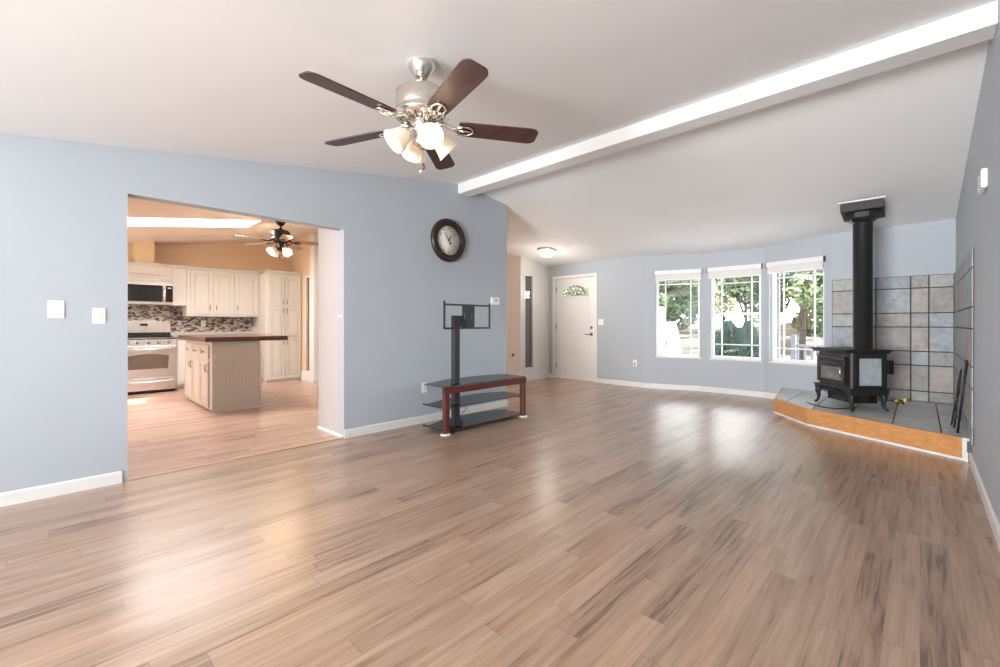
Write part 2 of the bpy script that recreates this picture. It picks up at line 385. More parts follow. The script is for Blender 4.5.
# ---- windows of the bay
def window(name, A, B, s, muntin_v, muntin_h, rail=None):
    A = Vector((*A, 0)); B = Vector((*B, 0)); d = (B - A).normalized()
    w = thing(name, None, None, A + d * s[0] + Vector((0, 0, WZ0)), math.atan2(d.y, d.x), kind='structure')
    W = s[1] - s[0]; H = WZ1 - WZ0; y0, y1 = .065, .125
    f = MB(); fw = .045
    f.box((0, y0, 0), (fw, y1, H)); f.box((W - fw, y0, 0), (W, y1, H)); f.box((fw, y0, 0), (W - fw, y1, fw)); f.box((fw, y0, H - fw), (W - fw, y1, H))
    f.build('window_frame', M['vinyl'], w, bevel=.004)
    box((-.0, -.012, -.018), (W, y0, 0.004)).build('window_sill', M['trim'], w, bevel=.003)
    m = MB(); y2, y3 = .088, .102
    for x in muntin_v: m.box((x * W - .009, y2, fw), (x * W + .009, y3, H - fw))
    for z in muntin_h: m.box((fw, y2, z * H - .009), (W - fw, y3, z * H + .009))
    m.build('muntins', M['vinyl'], w)
    if rail: box((fw, y0 + .005, rail * H - .022), (W - fw, y1 - .008, rail * H + .022)).build('meeting_rail', M['vinyl'], w, bevel=.003)
    box((fw, .104, fw), (W - fw, .108, H - fw)).build('pane', M['pane'], w)
    return w, W, d
win1 = window('window_1', BA, BB, W1, (.22, .78), (.13, .86))
win2 = window('window_2', BB, BC, W2, (.22, .80), (.16, .84), rail=.5)
win3 = window('window_3', BC, BD, W3, (.22, .78), (.14, .86))
def roller(win, label, drop):
    w, W, d = win
    t = thing('roller_shade', label, 'window shade', w.location + Vector((0, 0, WZ1 - WZ0 - .0)), w.rotation_euler[2])
    y = -.004
    box((-.015, y - .055, -.045), (W + .015, y, .028)).build('cassette', M['shade_case'], t, bevel=.008)
    box((-.021, y - .058, -.05), (-.015, y, .03)).build('end_cap', M['darkcap'], t); box((W + .015, y - .058, -.05), (W + .021, y, .03)).build('end_cap', M['darkcap'], t)
    box((.0, y - .032, -drop), (W, y - .028, -.045)).build('fabric', M['shade'], t)
    box((.0, y - .038, -drop - .018), (W, y - .022, -drop)).build('hem_bar', M['shade_case'], t, bevel=.004)
    return t
roller(win1, 'pale roller shade rolled up over the left bay window, nearest the front door', .13)
roller(win2, 'pale roller shade rolled up over the middle bay window', .14)
roller(win3, 'pale roller shade rolled up over the right bay window, nearest the stove', .13)

# ---- front door
dr = thing('door_1', None, None, ((DX0 + DX1) / 2, YF, 0), kind='structure')
W = DX1 - DX0; h2 = W / 2
fx0, fx1, fz0, fz1 = -.31, .31, 1.685, 1.92
def arch(x): k = x / .31; return fz1 - .115 * k * k
s_ = MB(); dy0, dy1 = .02, .064
s_.box((-h2, dy0, .01), (h2, dy1, fz0)); s_.box((-h2, dy0, fz0), (fx0, dy1, DZ)); s_.box((fx1, dy0, fz0), (h2, dy1, DZ))
N = 16
for i in range(N):
    a = fx0 + (fx1 - fx0) * i / N; b = fx0 + (fx1 - fx0) * (i + 1) / N
    s_.hexa([(a, dy0, arch(a)), (b, dy0, arch(b)), (b, dy1, arch(b)), (a, dy1, arch(a)), (a, dy0, DZ), (b, dy0, DZ), (b, dy1, DZ), (a, dy1, DZ)])
bmesh.ops.remove_doubles(s_.bm, verts=s_.bm.verts, dist=1e-5)
s_.build('door_slab', M['trim'], dr)
fr = MB()
edge = [(fx0 + (fx1 - fx0) * i / N, arch(fx0 + (fx1 - fx0) * i / N)) for i in range(N + 1)]
fr.tube([(x, dy0 - .002, z) for x, z in edge] , .011, 6); fr.tube([(fx0, dy0 - .002, fz0), (fx1, dy0 - .002, fz0)], .011, 6)
fr.tube([(fx0, dy0 - .002, fz0), (fx0, dy0 - .002, arch(fx0))], .011, 6); fr.tube([(fx1, dy0 - .002, fz0), (fx1, dy0 - .002, arch(fx1))], .011, 6)
fr.build('fan_light_frame', M['trim'], dr)
g_ = MB()
for i in range(N):
    a = edge[i]; b = edge[i + 1]
    g_.hexa([(a[0], .04, fz0), (b[0], .04, fz0), (b[0], .044, fz0), (a[0], .044, fz0), (a[0], .04, a[1]), (b[0], .04, b[1]), (b[0], .044, b[1]), (a[0], .044, a[1])])
g_.build('fan_light_pane', M['pane'], dr)
lt = MB()
for k in range(-6, 8):   # diamond leading
    for sg in (1, -1):
        pts = []
        for j in range(25):
            z = fz0 + (fz1 - fz0) * j / 24; x = k * .088 + sg * (z - fz0) * .62 - (0 if sg > 0 else -.0)
            if fx0 < x < fx1 and z < arch(x): pts.append((x, .038, z))
        if len(pts) > 1: lt.tube([pts[0], pts[-1]], .007, 5)
lt.build('leading', M['graymetal'], dr)
pn = MB()
for (a, b, c, d) in ((-.34, -.04, 1.13, 1.60), (.04, .34, 1.13, 1.60), (-.34, -.04, .55, .98), (.04, .34, .55, .98), (-.34, .34, .16, .42)):
    for q in (((a, c), (b, c)), ((b, c), (b, d)), ((b, d), (a, d)), ((a, d), (a, c))):
        pn.tube([(q[0][0], dy0 + .002, q[0][1]), (q[1][0], dy0 + .002, q[1][1])], .004, 6)
pn.build('panel_moulding', M['trim'], dr)
for z in (.28, 1.07, 1.84): box((-h2 - .012, dy0 - .012, z - .05), (-h2 + .012, dy0 + .002, z + .05)).build('hinge', M['pewter'], dr, bevel=.002)
hd = MB(); hd.lathe([(0, -.012), (.03, -.01), (.032, 0)], (h2 - .07, dy0, .93), (0, 1, 0)); hd.tube([(h2 - .07, dy0, .93), (h2 - .07, dy0 - .05, .93)], .011)
hd.tube([(h2 - .07, dy0 - .05, .93), (h2 - .12, dy0 - .055, .925), (h2 - .19, dy0 - .05, .93)], [.011, .010, .007]); hd.build('lever_handle', M['pewter'], dr)
db = MB(); db.lathe([(0, -.022), (.022, -.02), (.028, -.008), (.03, 0)], (h2 - .07, dy0, 1.06), (0, 1, 0)); db.build('deadbolt', M['pewter'], dr)
cs = MB(); cw = .062
cs.box((-h2 - .012 - cw, -.016, 0), (-h2 - .012, 0, DZ + cw)); cs.box((h2 + .012, -.016, 0), (h2 + .012 + cw, 0, DZ + cw)); cs.box((-h2 - .012, -.016, DZ + .008), (h2 + .012, 0, DZ + cw))
cs.box((-h2 - .02, 0, 0), (-h2 - .004, .15, DZ + .02)); cs.box((h2 + .004, 0, 0), (h2 + .02, .15, DZ + .02)); cs.box((-h2, 0, DZ + .006), (h2, .15, DZ + .02))
cs.build('door_casing', M['trim'], dr, bevel=.003)
box((-h2, -.0, 0), (h2, .15, .012)).build('threshold', M['nickel'], dr)

# ---- tall narrow interior glass beside the door, and its twin by the pantry
M['darkmirror'] = mat('dark_reflective_glass', (.10, .10, .10), .03, 0, var=.02); M['darkmirror'].node_tree.nodes['Principled BSDF'].inputs['Specular IOR Level'].default_value = 1.0
w5 = thing('window_5', None, None, (-5.65, 6.575, .26), R(90), kind='structure')
def slot(w, W, H, cw):
    f = MB(); f.box((-cw, -.014, -cw), (0, .0, H + cw)); f.box((W, -.014, -cw), (W + cw, 0, H + cw)); f.box((0, -.014, -cw), (W, 0, 0)); f.box((0, -.014, H), (W, 0, H + cw))
    f.build('window_frame', M['trim'], w, bevel=.003)
    box((0, .03, 0), (W, .036, H)).build('pane', M['darkmirror'], w)
slot(w5, .24, 1.83, .055)
w6 = thing('window_6', None, None, (-8.735, 3.55, .21), 0, kind='structure'); slot(w6, .17, 1.83, .04)
# hall door seen through the gap, and the door casing at the edge of the living room wall end
d2 = thing('door_2', None, None, (-11.0, 4.75, 0), R(90), kind='structure')
M['door_cream'] = mat('door_cream', (.84, .72, .50), .4, var=.01)
box((-.40, -.02, .01), (.40, -.001, 2.03)).build('door_slab', M['door_cream'], d2)
f = MB(); f.box((-.47, -.03, 0), (-.40, 0, 2.1)); f.box((.40, -.03, 0), (.47, 0, 2.1)); f.box((-.40, -.03, 2.03), (.40, 0, 2.1)); f.build('door_casing', M['trim'], d2)
b_ = MB(); b_.lathe([(0, -.05), (.025, -.045), (.028, -.03), (.012, -.02), (.02, 0)], (-.33, -.02, .95), (0, 1, 0), 16); b_.build('door_knob', M['brass'], d2)
d3 = thing('door_3', None, None, (-6.45, 6.45, 0), 0, kind='structure')
box((-.38, -.02, .01), (.38, -.001, 2.03)).build('door_slab', M['trim'], d3)
f = MB(); f.box((-.45, -.028, 0), (-.385, 0, 2.1)); f.box((.385, -.028, 0), (.44, 0, 2.1)); f.box((-.385, -.028, 2.035), (.385, 0, 2.1)); f.build('door_casing', M['trim'], d3)
for z in (.25, 1.05, 1.85): box((.372, -.03, z - .045), (.39, -.018, z + .045)).build('hinge', M['pewter'], d3)

# ------------------------------------------------------------------ hearth and tiled walls
HT = .19
hp = [(-1.47, 7.53), (-1.335, 6.40), (-.905, 5.86), (.298, 5.22)]
M['white_edge'] = mat('white_edge_paint', (.78, .78, .77), .5)
hth = thing('hearth_platform', 'raised corner hearth with slate tile top and orange oak fascia under the black stove', 'hearth', (-.5, 6.3, 0))
def L2(p): return (p[0] + .5, p[1] - 6.3)
core = [L2(p) for p in [(-1.455, 7.54), (-1.30, 6.43), (-.89, 5.885), (.298, 5.25), (.298, 7.348), (-.86, 7.348)]]
MB().prism(core, .001, HT - .012).build('base', M['grout'], hth)
fb = MB()
def fascia(A, B, t=.022, z0=.022, z1=HT, e=0.0):
    A = Vector(L2(A)); B = Vector(L2(B)); d = (B - A).normalized(); n = Vector((-d.y, d.x)) * t
    if e: B = B - d * e
    return [(A.x, A.y, z0), (B.x, B.y, z0), (B.x + n.x, B.y + n.y, z0), (A.x + n.x, A.y + n.y, z0), (A.x, A.y, z1), (B.x, B.y, z1), (B.x + n.x, B.y + n.y, z1), (A.x + n.x, A.y + n.y, z1)]
MB().hexa(fascia(hp[0], hp[1])).build('fascia_board', M['oak'], hth, bevel=.002)
MB().hexa(fascia(hp[1], hp[2])).build('fascia_board', M['oak'], hth, bevel=.002)
MB().hexa(fascia(hp[2], hp[3], e=.055)).build('fascia_board', M['oak'], hth, bevel=.002)
q = MB()
for a, b in zip(hp, hp[1:]): q.hexa(fascia(a, b, t=.03, z0=0.001, z1=.022))
dd = (Vector(hp[3]) - Vector(hp[2])).normalized()
q.hexa(fascia(tuple(Vector(hp[3]) - dd * .053), hp[3], t=.018, z0=.022, z1=HT)); q.build('white_edge_trim', M['white_edge'], hth)
# tile top: tiles clipped to the hearth outline, dark grout showing between
def clip(poly, a, b):  # keep left of a->b
    out = []; n = len(poly)
    def sd_(p): return (b[0] - a[0]) * (p[1] - a[1]) - (b[1] - a[1]) * (p[0] - a[0])
    for i in range(n):
        p, r = poly[i], poly[(i + 1) % n]; sp, sr = sd_(p), sd_(r)
        if sp >= 0: out.append(p)
        if (sp > 0) != (sr > 0) and abs(sp - sr) > 1e-12:
            k = sp / (sp - sr); out.append((p[0] + (r[0] - p[0]) * k, p[1] + (r[1] - p[1]) * k))
    return out
top = MB(); rr = random.Random(3)
outls = [[(-1.449, 7.347), (-1.325, 6.405), (-.897, 5.872), (.297, 5.24), (.297, 7.347)], [(-1.475, 7.54), (-1.449, 7.353), (-.88, 7.353)]]
xs = [-1.5, -1.17, -.86, -.52, -.19, .135, .30]; ys = [5.2, 5.52, 5.92, 6.30, 6.68, 7.06, 7.60]
for i in range(len(xs) - 1):
    for j in range(len(ys) - 1):
        for outl in outls:
            g = .005; poly = [(xs[i] + g, ys[j] + g), (xs[i + 1] - g, ys[j] + g), (xs[i + 1] - g, ys[j + 1] - g), (xs[i] + g, ys[j + 1] - g)]
            for k in range(len(outl)):
                if len(poly) < 3: break
                poly = clip(poly, outl[k], outl[(k + 1) % len(outl)])
            if len(poly) >= 3:
                ar = abs(sum(poly[k][0] * poly[(k + 1) % len(poly)][1] - poly[(k + 1) % len(poly)][0] * poly[k][1] for k in range(len(poly)))) / 2
                if ar > .001: top.mi = rr.randrange(2); top.prism([L2(p) for p in poly], HT - .012, HT - .001)
top.build('tile_top', M['hearth_tile'], hth)

def tile_wall(name, origin, rz, xs, zs, seed):
    t = MB(); t.box((xs[0], -.006, zs[0]), (xs[-1], 0, zs[-1])); r2 = random.Random(seed)
    for i in range(len(xs) - 1):
        for j in range(len(zs) - 1):
            g = .006; t.mi = 1 + r2.choice([0, 0, 1, 1, 2, 2, 3]); t.box((xs[i] + g, -.014, zs[j] + g), (xs[i + 1] - g, -.004, zs[j + 1] - g))
    o = t.build(name, [M['grout']] + M['slate'], loc=origin, bevel=.002); o.rotation_euler[2] = rz; return struct(o)
zt = [.19, .317, .628, .798, 1.093, 1.264, 1.567, 1.72]
tile_wall('trim_6', (0, YF, 0), 0, [-.855, -.42 - .15, -.405, -.082, .077, .288], zt, 5)
tile_wall('trim_7', (XR, 0, 0), R(-90), [-(YF - .012), -7.12, -6.80, -6.62, -6.3, -6.12, -5.80, -5.62, -5.30, -5.12, -4.93], zt, 9)

# ------------------------------------------------------------------ stove
SO = Vector((-.581, 6.40, HT)); SR = math.atan2(-.76, .65)
st = thing('pellet_stove', 'black freestanding iron stove with glass door and grey stone side panel on the hearth', 'stove', SO, SR)
x0, x1, y0, y1 = -.275, .29, -.19, .18
zb, zt_ = .17, .64
b = MB(); b.prism([(x0 + .05, y0), (x1 - .02, y0), (x1, y0 + .02), (x1, y1), (x0, y1), (x0, y0 + .05)], zb, zt_); b.build('body', M['black'], st, bevel=.004)
# moulded base
b = MB(); b.prism([(x0 - .01, y0 - .02), (x1 + .015, y0 - .02), (x1 + .015, y1 + .01), (x0 - .015, y1 + .01)], zb - .0, zb + .05)
b.prism([(x0 - .02, y0 - .035), (x1 + .025, y0 - .035), (x1 + .025, y1 + .015), (x0 - .025, y1 + .015)], zb + .05, zb + .066)
b.build('base_moulding', M['black'], st, bevel=.006)
# top plate with bowed overhang
pl = []
for i in range(9):
    k = -1 + 2 * i / 8; pl.append((k * .30 + .004, y0 - .065 - .015 * (1 - k * k)))
pl += [(.315, .10), (.305, y1 + .05), (-.295, y1 + .05), (-.305, .10)]
MB().prism(pl, zt_, zt_ + .02).build('top_plate', M['black'], st, bevel=.006)
MB().prism([(p[0] * .94, p[1] * .94) for p in pl], zt_ - .022, zt_).build('top_moulding', M['black'], st, bevel=.006)
# door
dz0, dz1 = .27, .575
door = MB(); fx = .225
door.box((-fx, y0 - .03, dz0), (-fx + .045, y0 - .002, dz1)); door.box((fx - .045, y0 - .03, dz0), (fx, y0 - .002, dz1)); door.box((-fx + .045, y0 - .03, dz0), (fx - .045, y0 - .002, dz0 + .04)); door.box((-fx + .045, y0 - .03, dz1 - .045), (fx - .045, y0 - .002, dz1))
door = door.build('stove_door', M['black'], st, bevel=.004)
M['stoveglass'] = mat('stove_glass', (.22, .20, .18), .05, .25, var=.3, scale=12)
door_top = box((-fx + .04, y0 - .024, dz1 - .115), (fx - .04, y0 - .004, dz1 - .04)).build('door_header', M['black'], door); box((-fx + .04, y0 - .016, dz0 + .035), (fx - .04, y0 - .008, dz1 - .04)).build('stove_glass', M['stoveglass'], door)
arc_ = MB()
pts = [(-.18 + .36 * i / 14, y0 - .030, dz1 - .105 + .055 * (1 - ((i - 7) / 7) ** 2)) for i in range(15)]
arc_.tube(pts, .006, 6); arc_.tube([(-.18, y0 - .030, dz1 - .112), (.18, y0 - .030, dz1 - .112)], .005, 6)
for i in range(14):
    p, q2 = pts[i], pts[i + 1]; m_ = ((p[0] + q2[0]) / 2, p[1], dz1 - .112)
    arc_.tube([p, m_], .004, 5); arc_.tube([m_, q2], .004, 5)
arc_.build('arched_grille', M['graymetal'], door)
hdl = MB(); hdl.tube([(fx - .02, y0 - .03, .44), (fx - .02, y0 - .06, .44), (fx - .02, y0 - .06, .35)], .008, 8); hdl.build('door_latch', M['nickel'], door)
g = MB()
for i in range(4): g.box((-.2, y0 - .008, .586 + i * .012), (.2, y0 + .0, .592 + i * .012))
g.build('louvre_grille', M['blackgloss'], st)
for sx in (x0 + .005, x1 - .005):
    p_ = MB(); s2 = 1 if sx > 0 else -1
    p_.box((sx, -.115, .27), (sx + s2 * .016, .115, .57)); p_.build('side_stone_panel', M['stone_panel'], st, bevel=.003)
    p_ = MB()
    for (a, b2, c, d2_) in ((-.16, -.115, .25, .60), (.115, .16, .25, .60), (-.115, .115, .25, .272), (-.115, .115, .565, .60)):
        p_.box((sx, a, c), (sx + s2 * .02, b2, d2_))
    p_.build('side_frame', M['black'], st, bevel=.003)
box((x0 + .08, y1, .28), (x1 - .08, y1 + .06, .60)).build('rear_hopper', M['black'], st, bevel=.008)
b = MB(); b.box((x1 - .06, y1 - .02, .40), (x1 + .04, y1 + .04, .55)); b.build('side_control_box', M['blackgloss'], st, bevel=.006)
b = MB(); b.box((-.19, -.12, .06), (.19, .16, zb + .002)); b.build('ash_pan', M['blackgloss'], st, bevel=.006)
# scrolled apron with ash lip
b = MB()
for i in range(12):
    a = -.21 + .42 * i / 12; c = a + .035; f1 = 1 - (a / .21) ** 2; f2 = 1 - (c / .21) ** 2
    b.hexa([(a, y0 - .02, zb + .02), (c, y0 - .02, zb + .02), (c, y0, zb + .02), (a, y0, zb + .02), (a, y0 - .035 - .05 * f1, zb + .035), (c, y0 - .035 - .05 * f2, zb + .035), (c, y0, zb + .04), (a, y0, zb + .04)])
b.build('ash_lip', M['black'], st)
b = MB()
for i in range(10):
    a = -.2 + .4 * i / 10
    b.tube([(a, y0 + .01, zb), (a + .02, y0 + .005, zb - .045 + .02 * abs(i - 4.5) / 4.5), (a + .04, y0 + .01, zb)], .005, 6)
b.build('apron_scrollwork', M['black'], st)
for lx, ly in ((-.255, -.17), (.27, -.17), (-.255, .15), (.27, .15)):
    sx = 1 if lx > 0 else -1; sy = 1 if ly > 0 else -1; l = MB()
    l.tube([(lx - sx * .01, ly - sy * .01, zb + .02), (lx + sx * .012, ly + sy * .012, zb - .03), (lx + sx * .004, ly + sy * .004, .08), (lx + sx * .012, ly + sy * .010, .03), (lx + sx * .028, ly + sy * .022, .010), (lx + sx * .028, ly + sy * .022, 0)], [.036, .032, .019, .014, .017, .02], 10)
    l.build('leg', M['black'], st)
# flue
M['flue'] = mat('flue_black', (.014, .014, .014), .34, .3, var=.1)
PX, PY = -.47, 6.455
fl = thing('stove_pipe', 'tall black flue pipe rising from the stove to a square ceiling box', 'stove pipe', (PX, PY, HT + zt_ + .02))
zp = HT + zt_ + .02; ztop = zc(PY) - zp
b = MB(); b.lathe([(.096, 0), (.096, .004), (.091, .006), (.091, ztop - .08)], n=40); b.build('pipe', M['flue'], fl)
b = MB(); b.lathe([(.09, ztop - .20), (.120, ztop - .185), (.120, ztop - .12)], n=40); b.build('collar', M['blackgloss'], fl)
bx = .185
def zcl(y): return zc(PY + y) - zp
b = MB(); b.hexa([(-bx, -bx, zcl(-bx) - .105), (bx, -bx, zcl(-bx) - .105), (bx, bx, zcl(bx) - .105), (-bx, bx, zcl(bx) - .105), (-bx, -bx, zcl(-bx) - .01), (bx, -bx, zcl(-bx) - .01), (bx, bx, zcl(bx) - .01), (-bx, bx, zcl(bx) - .01)])
b.build('ceiling_box', M['black'], fl, bevel=.004)
b = MB(); bx2 = .205
b.hexa([(-bx2, -bx2, zcl(-bx2) - .012), (bx2, -bx2, zcl(-bx2) - .012), (bx2, bx2, zcl(bx2) - .012), (-bx2, bx2, zcl(bx2) - .012), (-bx2, -bx2, zcl(-bx2) - .001), (bx2, -bx2, zcl(-bx2) - .001), (bx2, bx2, zcl(bx2) - .001), (-bx2, bx2, zcl(bx2) - .001)])
b.build('ceiling_plate', M['trim'], fl)
b = MB(); oc = []
for k in range(8): a = 2 * PI * (k + .5) / 8; oc.append((.165 * math.cos(a), .165 * math.sin(a)))
b.prism(oc, zcl(0) - .155, zcl(0) - .09); b.build('collar', M['black'], fl, bevel=.004)

# gas valve and pipe
gv = thing('gas_valve', 'brass gas valve with yellow handle on the hearth behind the stove', 'valve', (-.19, 6.93, HT))
b = MB(); b.tube([(-.22, -.02, .03), (.0, 0, .03), (.04, .02, .03), (.05, .03, .02), (.05, .03, 0)], .010, 8); b.tube([(-.22, -.02, .03), (-.22, -.02, .0)], .010, 8); b.build('gas_pipe', M['graymetal'], gv)
b = MB(); b.tube([(-.03, -.003, .03), (.03, .003, .03)], .019, 8); b.tube([(0, 0, 0), (0, 0, .06)], .014, 8); b.build('valve_body', M['brass'], gv)
b = MB(); b.box((-.008, -.008, .058), (.075, .008, .066)); b.box((.05, -.012, .03), (.078, .012, .075)); b.build('handle', M['yellow'], gv, bevel=.002)
# shade line on the hearth under the stove, built as a dark tube
b = MB(); b.tube([(-.98, 6.35, HT + .006), (-.93, 6.2, HT + .006), (-.80, 6.06, HT + .006), (-.68, 6.02, HT + .006), (-.6, 6.1, HT + .006), (-.52, 6.3, HT + .006)], .006, 8)
o = b.build('hearth_shade_line', M['graymetal']); tag(o, 'thin dark curve standing in for shade on the hearth tiles below the stove front', 'shade line')
# fireplace tools leaning on the right wall
pk = thing('fireplace_poker', 'tall black iron poker leaning on the tiled right wall', 'fireplace tool', (.232, 5.42, HT))
b = MB(); b.tube([(0, 0, .006), (.046, -.135, .60)], .009, 8); b.build('shaft', M['black'], pk)
b = MB(); b.tube([(.046, -.135, .59), (.048, -.142, .64)], [.012, .009], 8); b.build('handle', M['black'], pk)
b = MB(); b.tube([(.012, -.035, .15), (-.012, .03, .13), (-.016, .05, .08)], .006, 6); b.build('hook', M['black'], pk)
tg = thing('log_tongs', 'black iron log tongs with twisted arms leaning in the hearth corner', 'fireplace tool', (.21, 5.72, HT))
for k, (bx_, by_) in enumerate(((0, .09), (.012, -.06))):
    b = MB(); s2 = 1 if k else -1
    b.tube([(bx_, by_, .004), (bx_ + .012, by_ * .8, .12), (.028, by_ * .2, .24), (.04, -by_ * .55, .33), (.044, -by_ * .6, .40), (.05, -by_ * .15, .46), (.058, -by_ * .1, .53)], [.007, .007, .008, .009, .008, .007, .006], 8); b.build('arm', M['black'], tg)
b = MB(); b.tube([(.012, 0, .255), (.045, 0, .255)], .012, 8); b.build('pivot', M['pewter'], tg)
b = MB(); b.box((-.018, -.014, .0), (.0095, .014, .085)); b.tube([(-.008, 0, .0), (-.010, 0, -.05), (-.006, 0, -.09)], .003, 6)
o = b.build('cable_plug', M['darkcap'], loc=(XR - .01, 5.13, .10)); tag(o, 'small black plug on the right wall at the end of the hearth', 'plug')

# ------------------------------------------------------------------ TV stand
ts = thing('tv_stand', 'tv stand with three dark glass shelves, cherry wood front legs and a black mounting pole', 'tv stand', (-3.47, 3.42, 0))
M['smoke'] = pane_material('smoked_glass', (.22, .27, .31), .30, .02)
M['smokeshelf'] = pane_material('smoked_shelf_glass', (.12, .155, .19), .30, .03)
def shelf(y0, y1, x0, z, m, nm):
    b = MB(); b.prism([(.0, y0), (.0, y1), (x0 * .74, y1), (x0, y1 - .30), (x0, y0 + .42), (x0 * .70, y0)], z, z + .01); b.build(nm, M[m], ts, bevel=.002)
shelf(-.64, .64, -.47, .482, 'smoke', 'top_shelf'); shelf(-.62, .62, -.47, .262, 'smokeshelf', 'middle_shelf'); shelf(-.62, .62, -.47, .032, 'smokeshelf', 'bottom_shelf')
box((-.035, -.635, .412), (.012, .635, .480)).build('front_rail', M['cherry'], ts, bevel=.005)
for sy in (-1, 1): box((-.04, sy * .625 - (0 if sy < 0 else .058), .016), (.012, sy * .625 + (.058 if sy < 0 else 0), .412)).build('leg', M['cherry'], ts, bevel=.005)
for z in (.245, .016):
    for y in (-.56, .56): box((-.45, y - .012, z), (-.04, y + .012, z + .014)).build('shelf_support', M['graymetal'], ts)
b = MB(); b.box((-.16, -.41, .02), (-.10, -.335, 1.20)); pole = b.build('mounting_pole', M['graymetal'], ts, bevel=.004)
b = MB(); b.box((-.25, -.46, .0), (-.03, -.29, .022)); b.box((-.18, -.43, .022), (-.08, -.315, .1)); b.build('pole_base', M['graymetal'], ts, bevel=.004)
mt = MB(); Y0, Y1, Z0, Z1, xm = -.565, .115, 1.075, 1.345, -.10
mt.box((xm, Y0, Z0), (xm + .014, Y0 + .02, Z1 + .03)); mt.box((xm, Y1 - .02, Z0), (xm + .014, Y1, Z1 + .02)); mt.box((xm, Y0, Z1 - .02), (xm + .014, Y1, Z1)); mt.box((xm, Y0, Z0), (xm + .014, Y1, Z0 + .02))
mt.build('mount_frame', M['graymetal'], ts, bevel=.002)
mp = MB()
for (a_, b_2, c_, d_) in ((-.29, -.265, Z0, Z1), (-.245, -.165, Z0, Z1), (-.145, -.12, Z0, Z1), (-.265, -.245, Z0, 1.18), (-.265, -.245, 1.25, Z1), (-.165, -.145, Z0, 1.18), (-.165, -.145, 1.25, Z1)): mp.box((xm - .02, a_, c_), (xm, b_2, d_))
mp.build('mount_plate', M['graymetal'], ts, bevel=.002)
bk = MB(); bk.prism([(0, 0), (.18, 0), (.18, .06), (.12, .12), (0, .12)], 0, .05)
bkt = bk.build('bracket', M['black'], ts, bevel=.003); bkt.rotation_euler = (R(90), 0, R(90)); bkt.location = (-.145, -.42, 1.10)
for i, y in enumerate((-.606, .606)):
    t = thing('furniture_coaster', ('round white plastic furniture cup under the near cherry leg of the tv stand', 'round white plastic furniture cup under the far cherry leg of the tv stand')[i], 'furniture cup', (-3.484, 3.42 + y, 0), group='furniture cups under the tv stand')
    b = MB(); b.lathe([(0, .006), (.038, .006), (.043, .015), (.048, .015), (.052, 0), (0, 0)], n=28); b.build('cup', M['white_pl'], t)
cb = MB(); cb.tube([(-.20, -.32, .05), (-.16, -.25, .15), (-.14, -.20, .20), (-.13, -.23, .24)], .004, 6); cb.build('loose_cable', M['darkcap'], ts)

# ------------------------------------------------------------------ wall clock
ck = thing('wall_clock', 'round wall clock with thick dark bronze frame and cream face on the blue wall', 'clock', (XL, 3.352, 2.135), R(90))
# local: -y points into the room
b = MB(); b.lathe([(.26, 0), (.262, .018), (.25, .04), (.225, .048), (.205, .04), (.195, .026), (.186, .022), (.180, .030), (.176, .014)], (0, 0, 0), (0, -1, 0), 64); b.build('frame', M['bronze'], ck)
M['clockface'] = mat('clock_face', (.78, .73, .67), .5, var=.08, scale=14)
b = MB(); b.lathe([(0, .012), (.178, .012), (.178, .0), (0, 0)], (0, 0, 0), (0, -1, 0), 64); b.build('dial', M['clockface'], ck)
def text_mesh(bmesh_, txt, size, mtx):
    cu = bpy.data.curves.new('t', 'FONT'); cu.body = txt; cu.size = size; cu.align_x = 'CENTER'; cu.align_y = 'CENTER'; cu.extrude = .0004
    o = bpy.data.objects.new('t', cu); me = bpy.data.meshes.new_from_object(o); me.transform(mtx); bmesh_.from_mesh(me)
    bpy.data.objects.remove(o); bpy.data.meshes.remove(me); bpy.data.curves.remove(cu)
nb = MB()
NUM = ['XII', 'I', 'II', 'III', 'IIII', 'V', 'VI', 'VII', 'VIII', 'IX', 'X', 'XI']
M['numeral'] = mat('clock_numeral', (.28, .24, .22), .6)
for i, t_ in enumerate(NUM):
    a = i * PI / 6
    text_mesh(nb.bm, t_, .032, Matrix.Translation((.138 * math.sin(a), -.0135, .138 * math.cos(a))) @ Matrix.Rotation(PI / 2, 4, 'X') @ Matrix.Rotation(-a, 4, 'Z'))
for i in range(60):
    a = i * PI / 30; nb.tube([(.162 * math.sin(a), -.013, .162 * math.cos(a)), (.168 * math.sin(a), -.013, .168 * math.cos(a))], .0012, 4)
nb.build('numerals', M['numeral'], ck)
def hand(deg, L, w, tail):
    a = R(deg); b = MB(); s, c = math.sin(a), math.cos(a)
    P = lambda u, v_: (u * c + v_ * s, v_ * c - u * s)
    poly = [P(-w, 0), P(0, -tail), P(w, 0), P(w * .4, L * .9), P(0, L), P(-w * .4, L * .9)]
    vs = [b.v((p[0], -.018, p[1])) for p in poly]; vs2 = [b.v((p[0], -.0165, p[1])) for p in poly]
    b._f(vs); b._f(vs2[::-1])
    for i in range(6): b._f([vs[i], vs[(i + 1) % 6], vs2[(i + 1) % 6], vs2[i]])
    return b
hand(27, .085, .006, .02).build('hour_hand', M['black'], ck); h_ = hand(-36, .12, .0045, .04); h_.lathe([(0, .0195), (.012, .0195), (.012, .016)], (.04 * math.sin(R(36)), 0, -.04 * math.cos(R(36))), (0, -1, 0), 16); h_.build('minute_hand', M['black'], ck)
b = MB(); b.lathe([(0, .021), (.007, .020), (.008, .012)], (0, 0, 0), (0, -1, 0), 16); b.build('centre_pin', M['black'], ck)

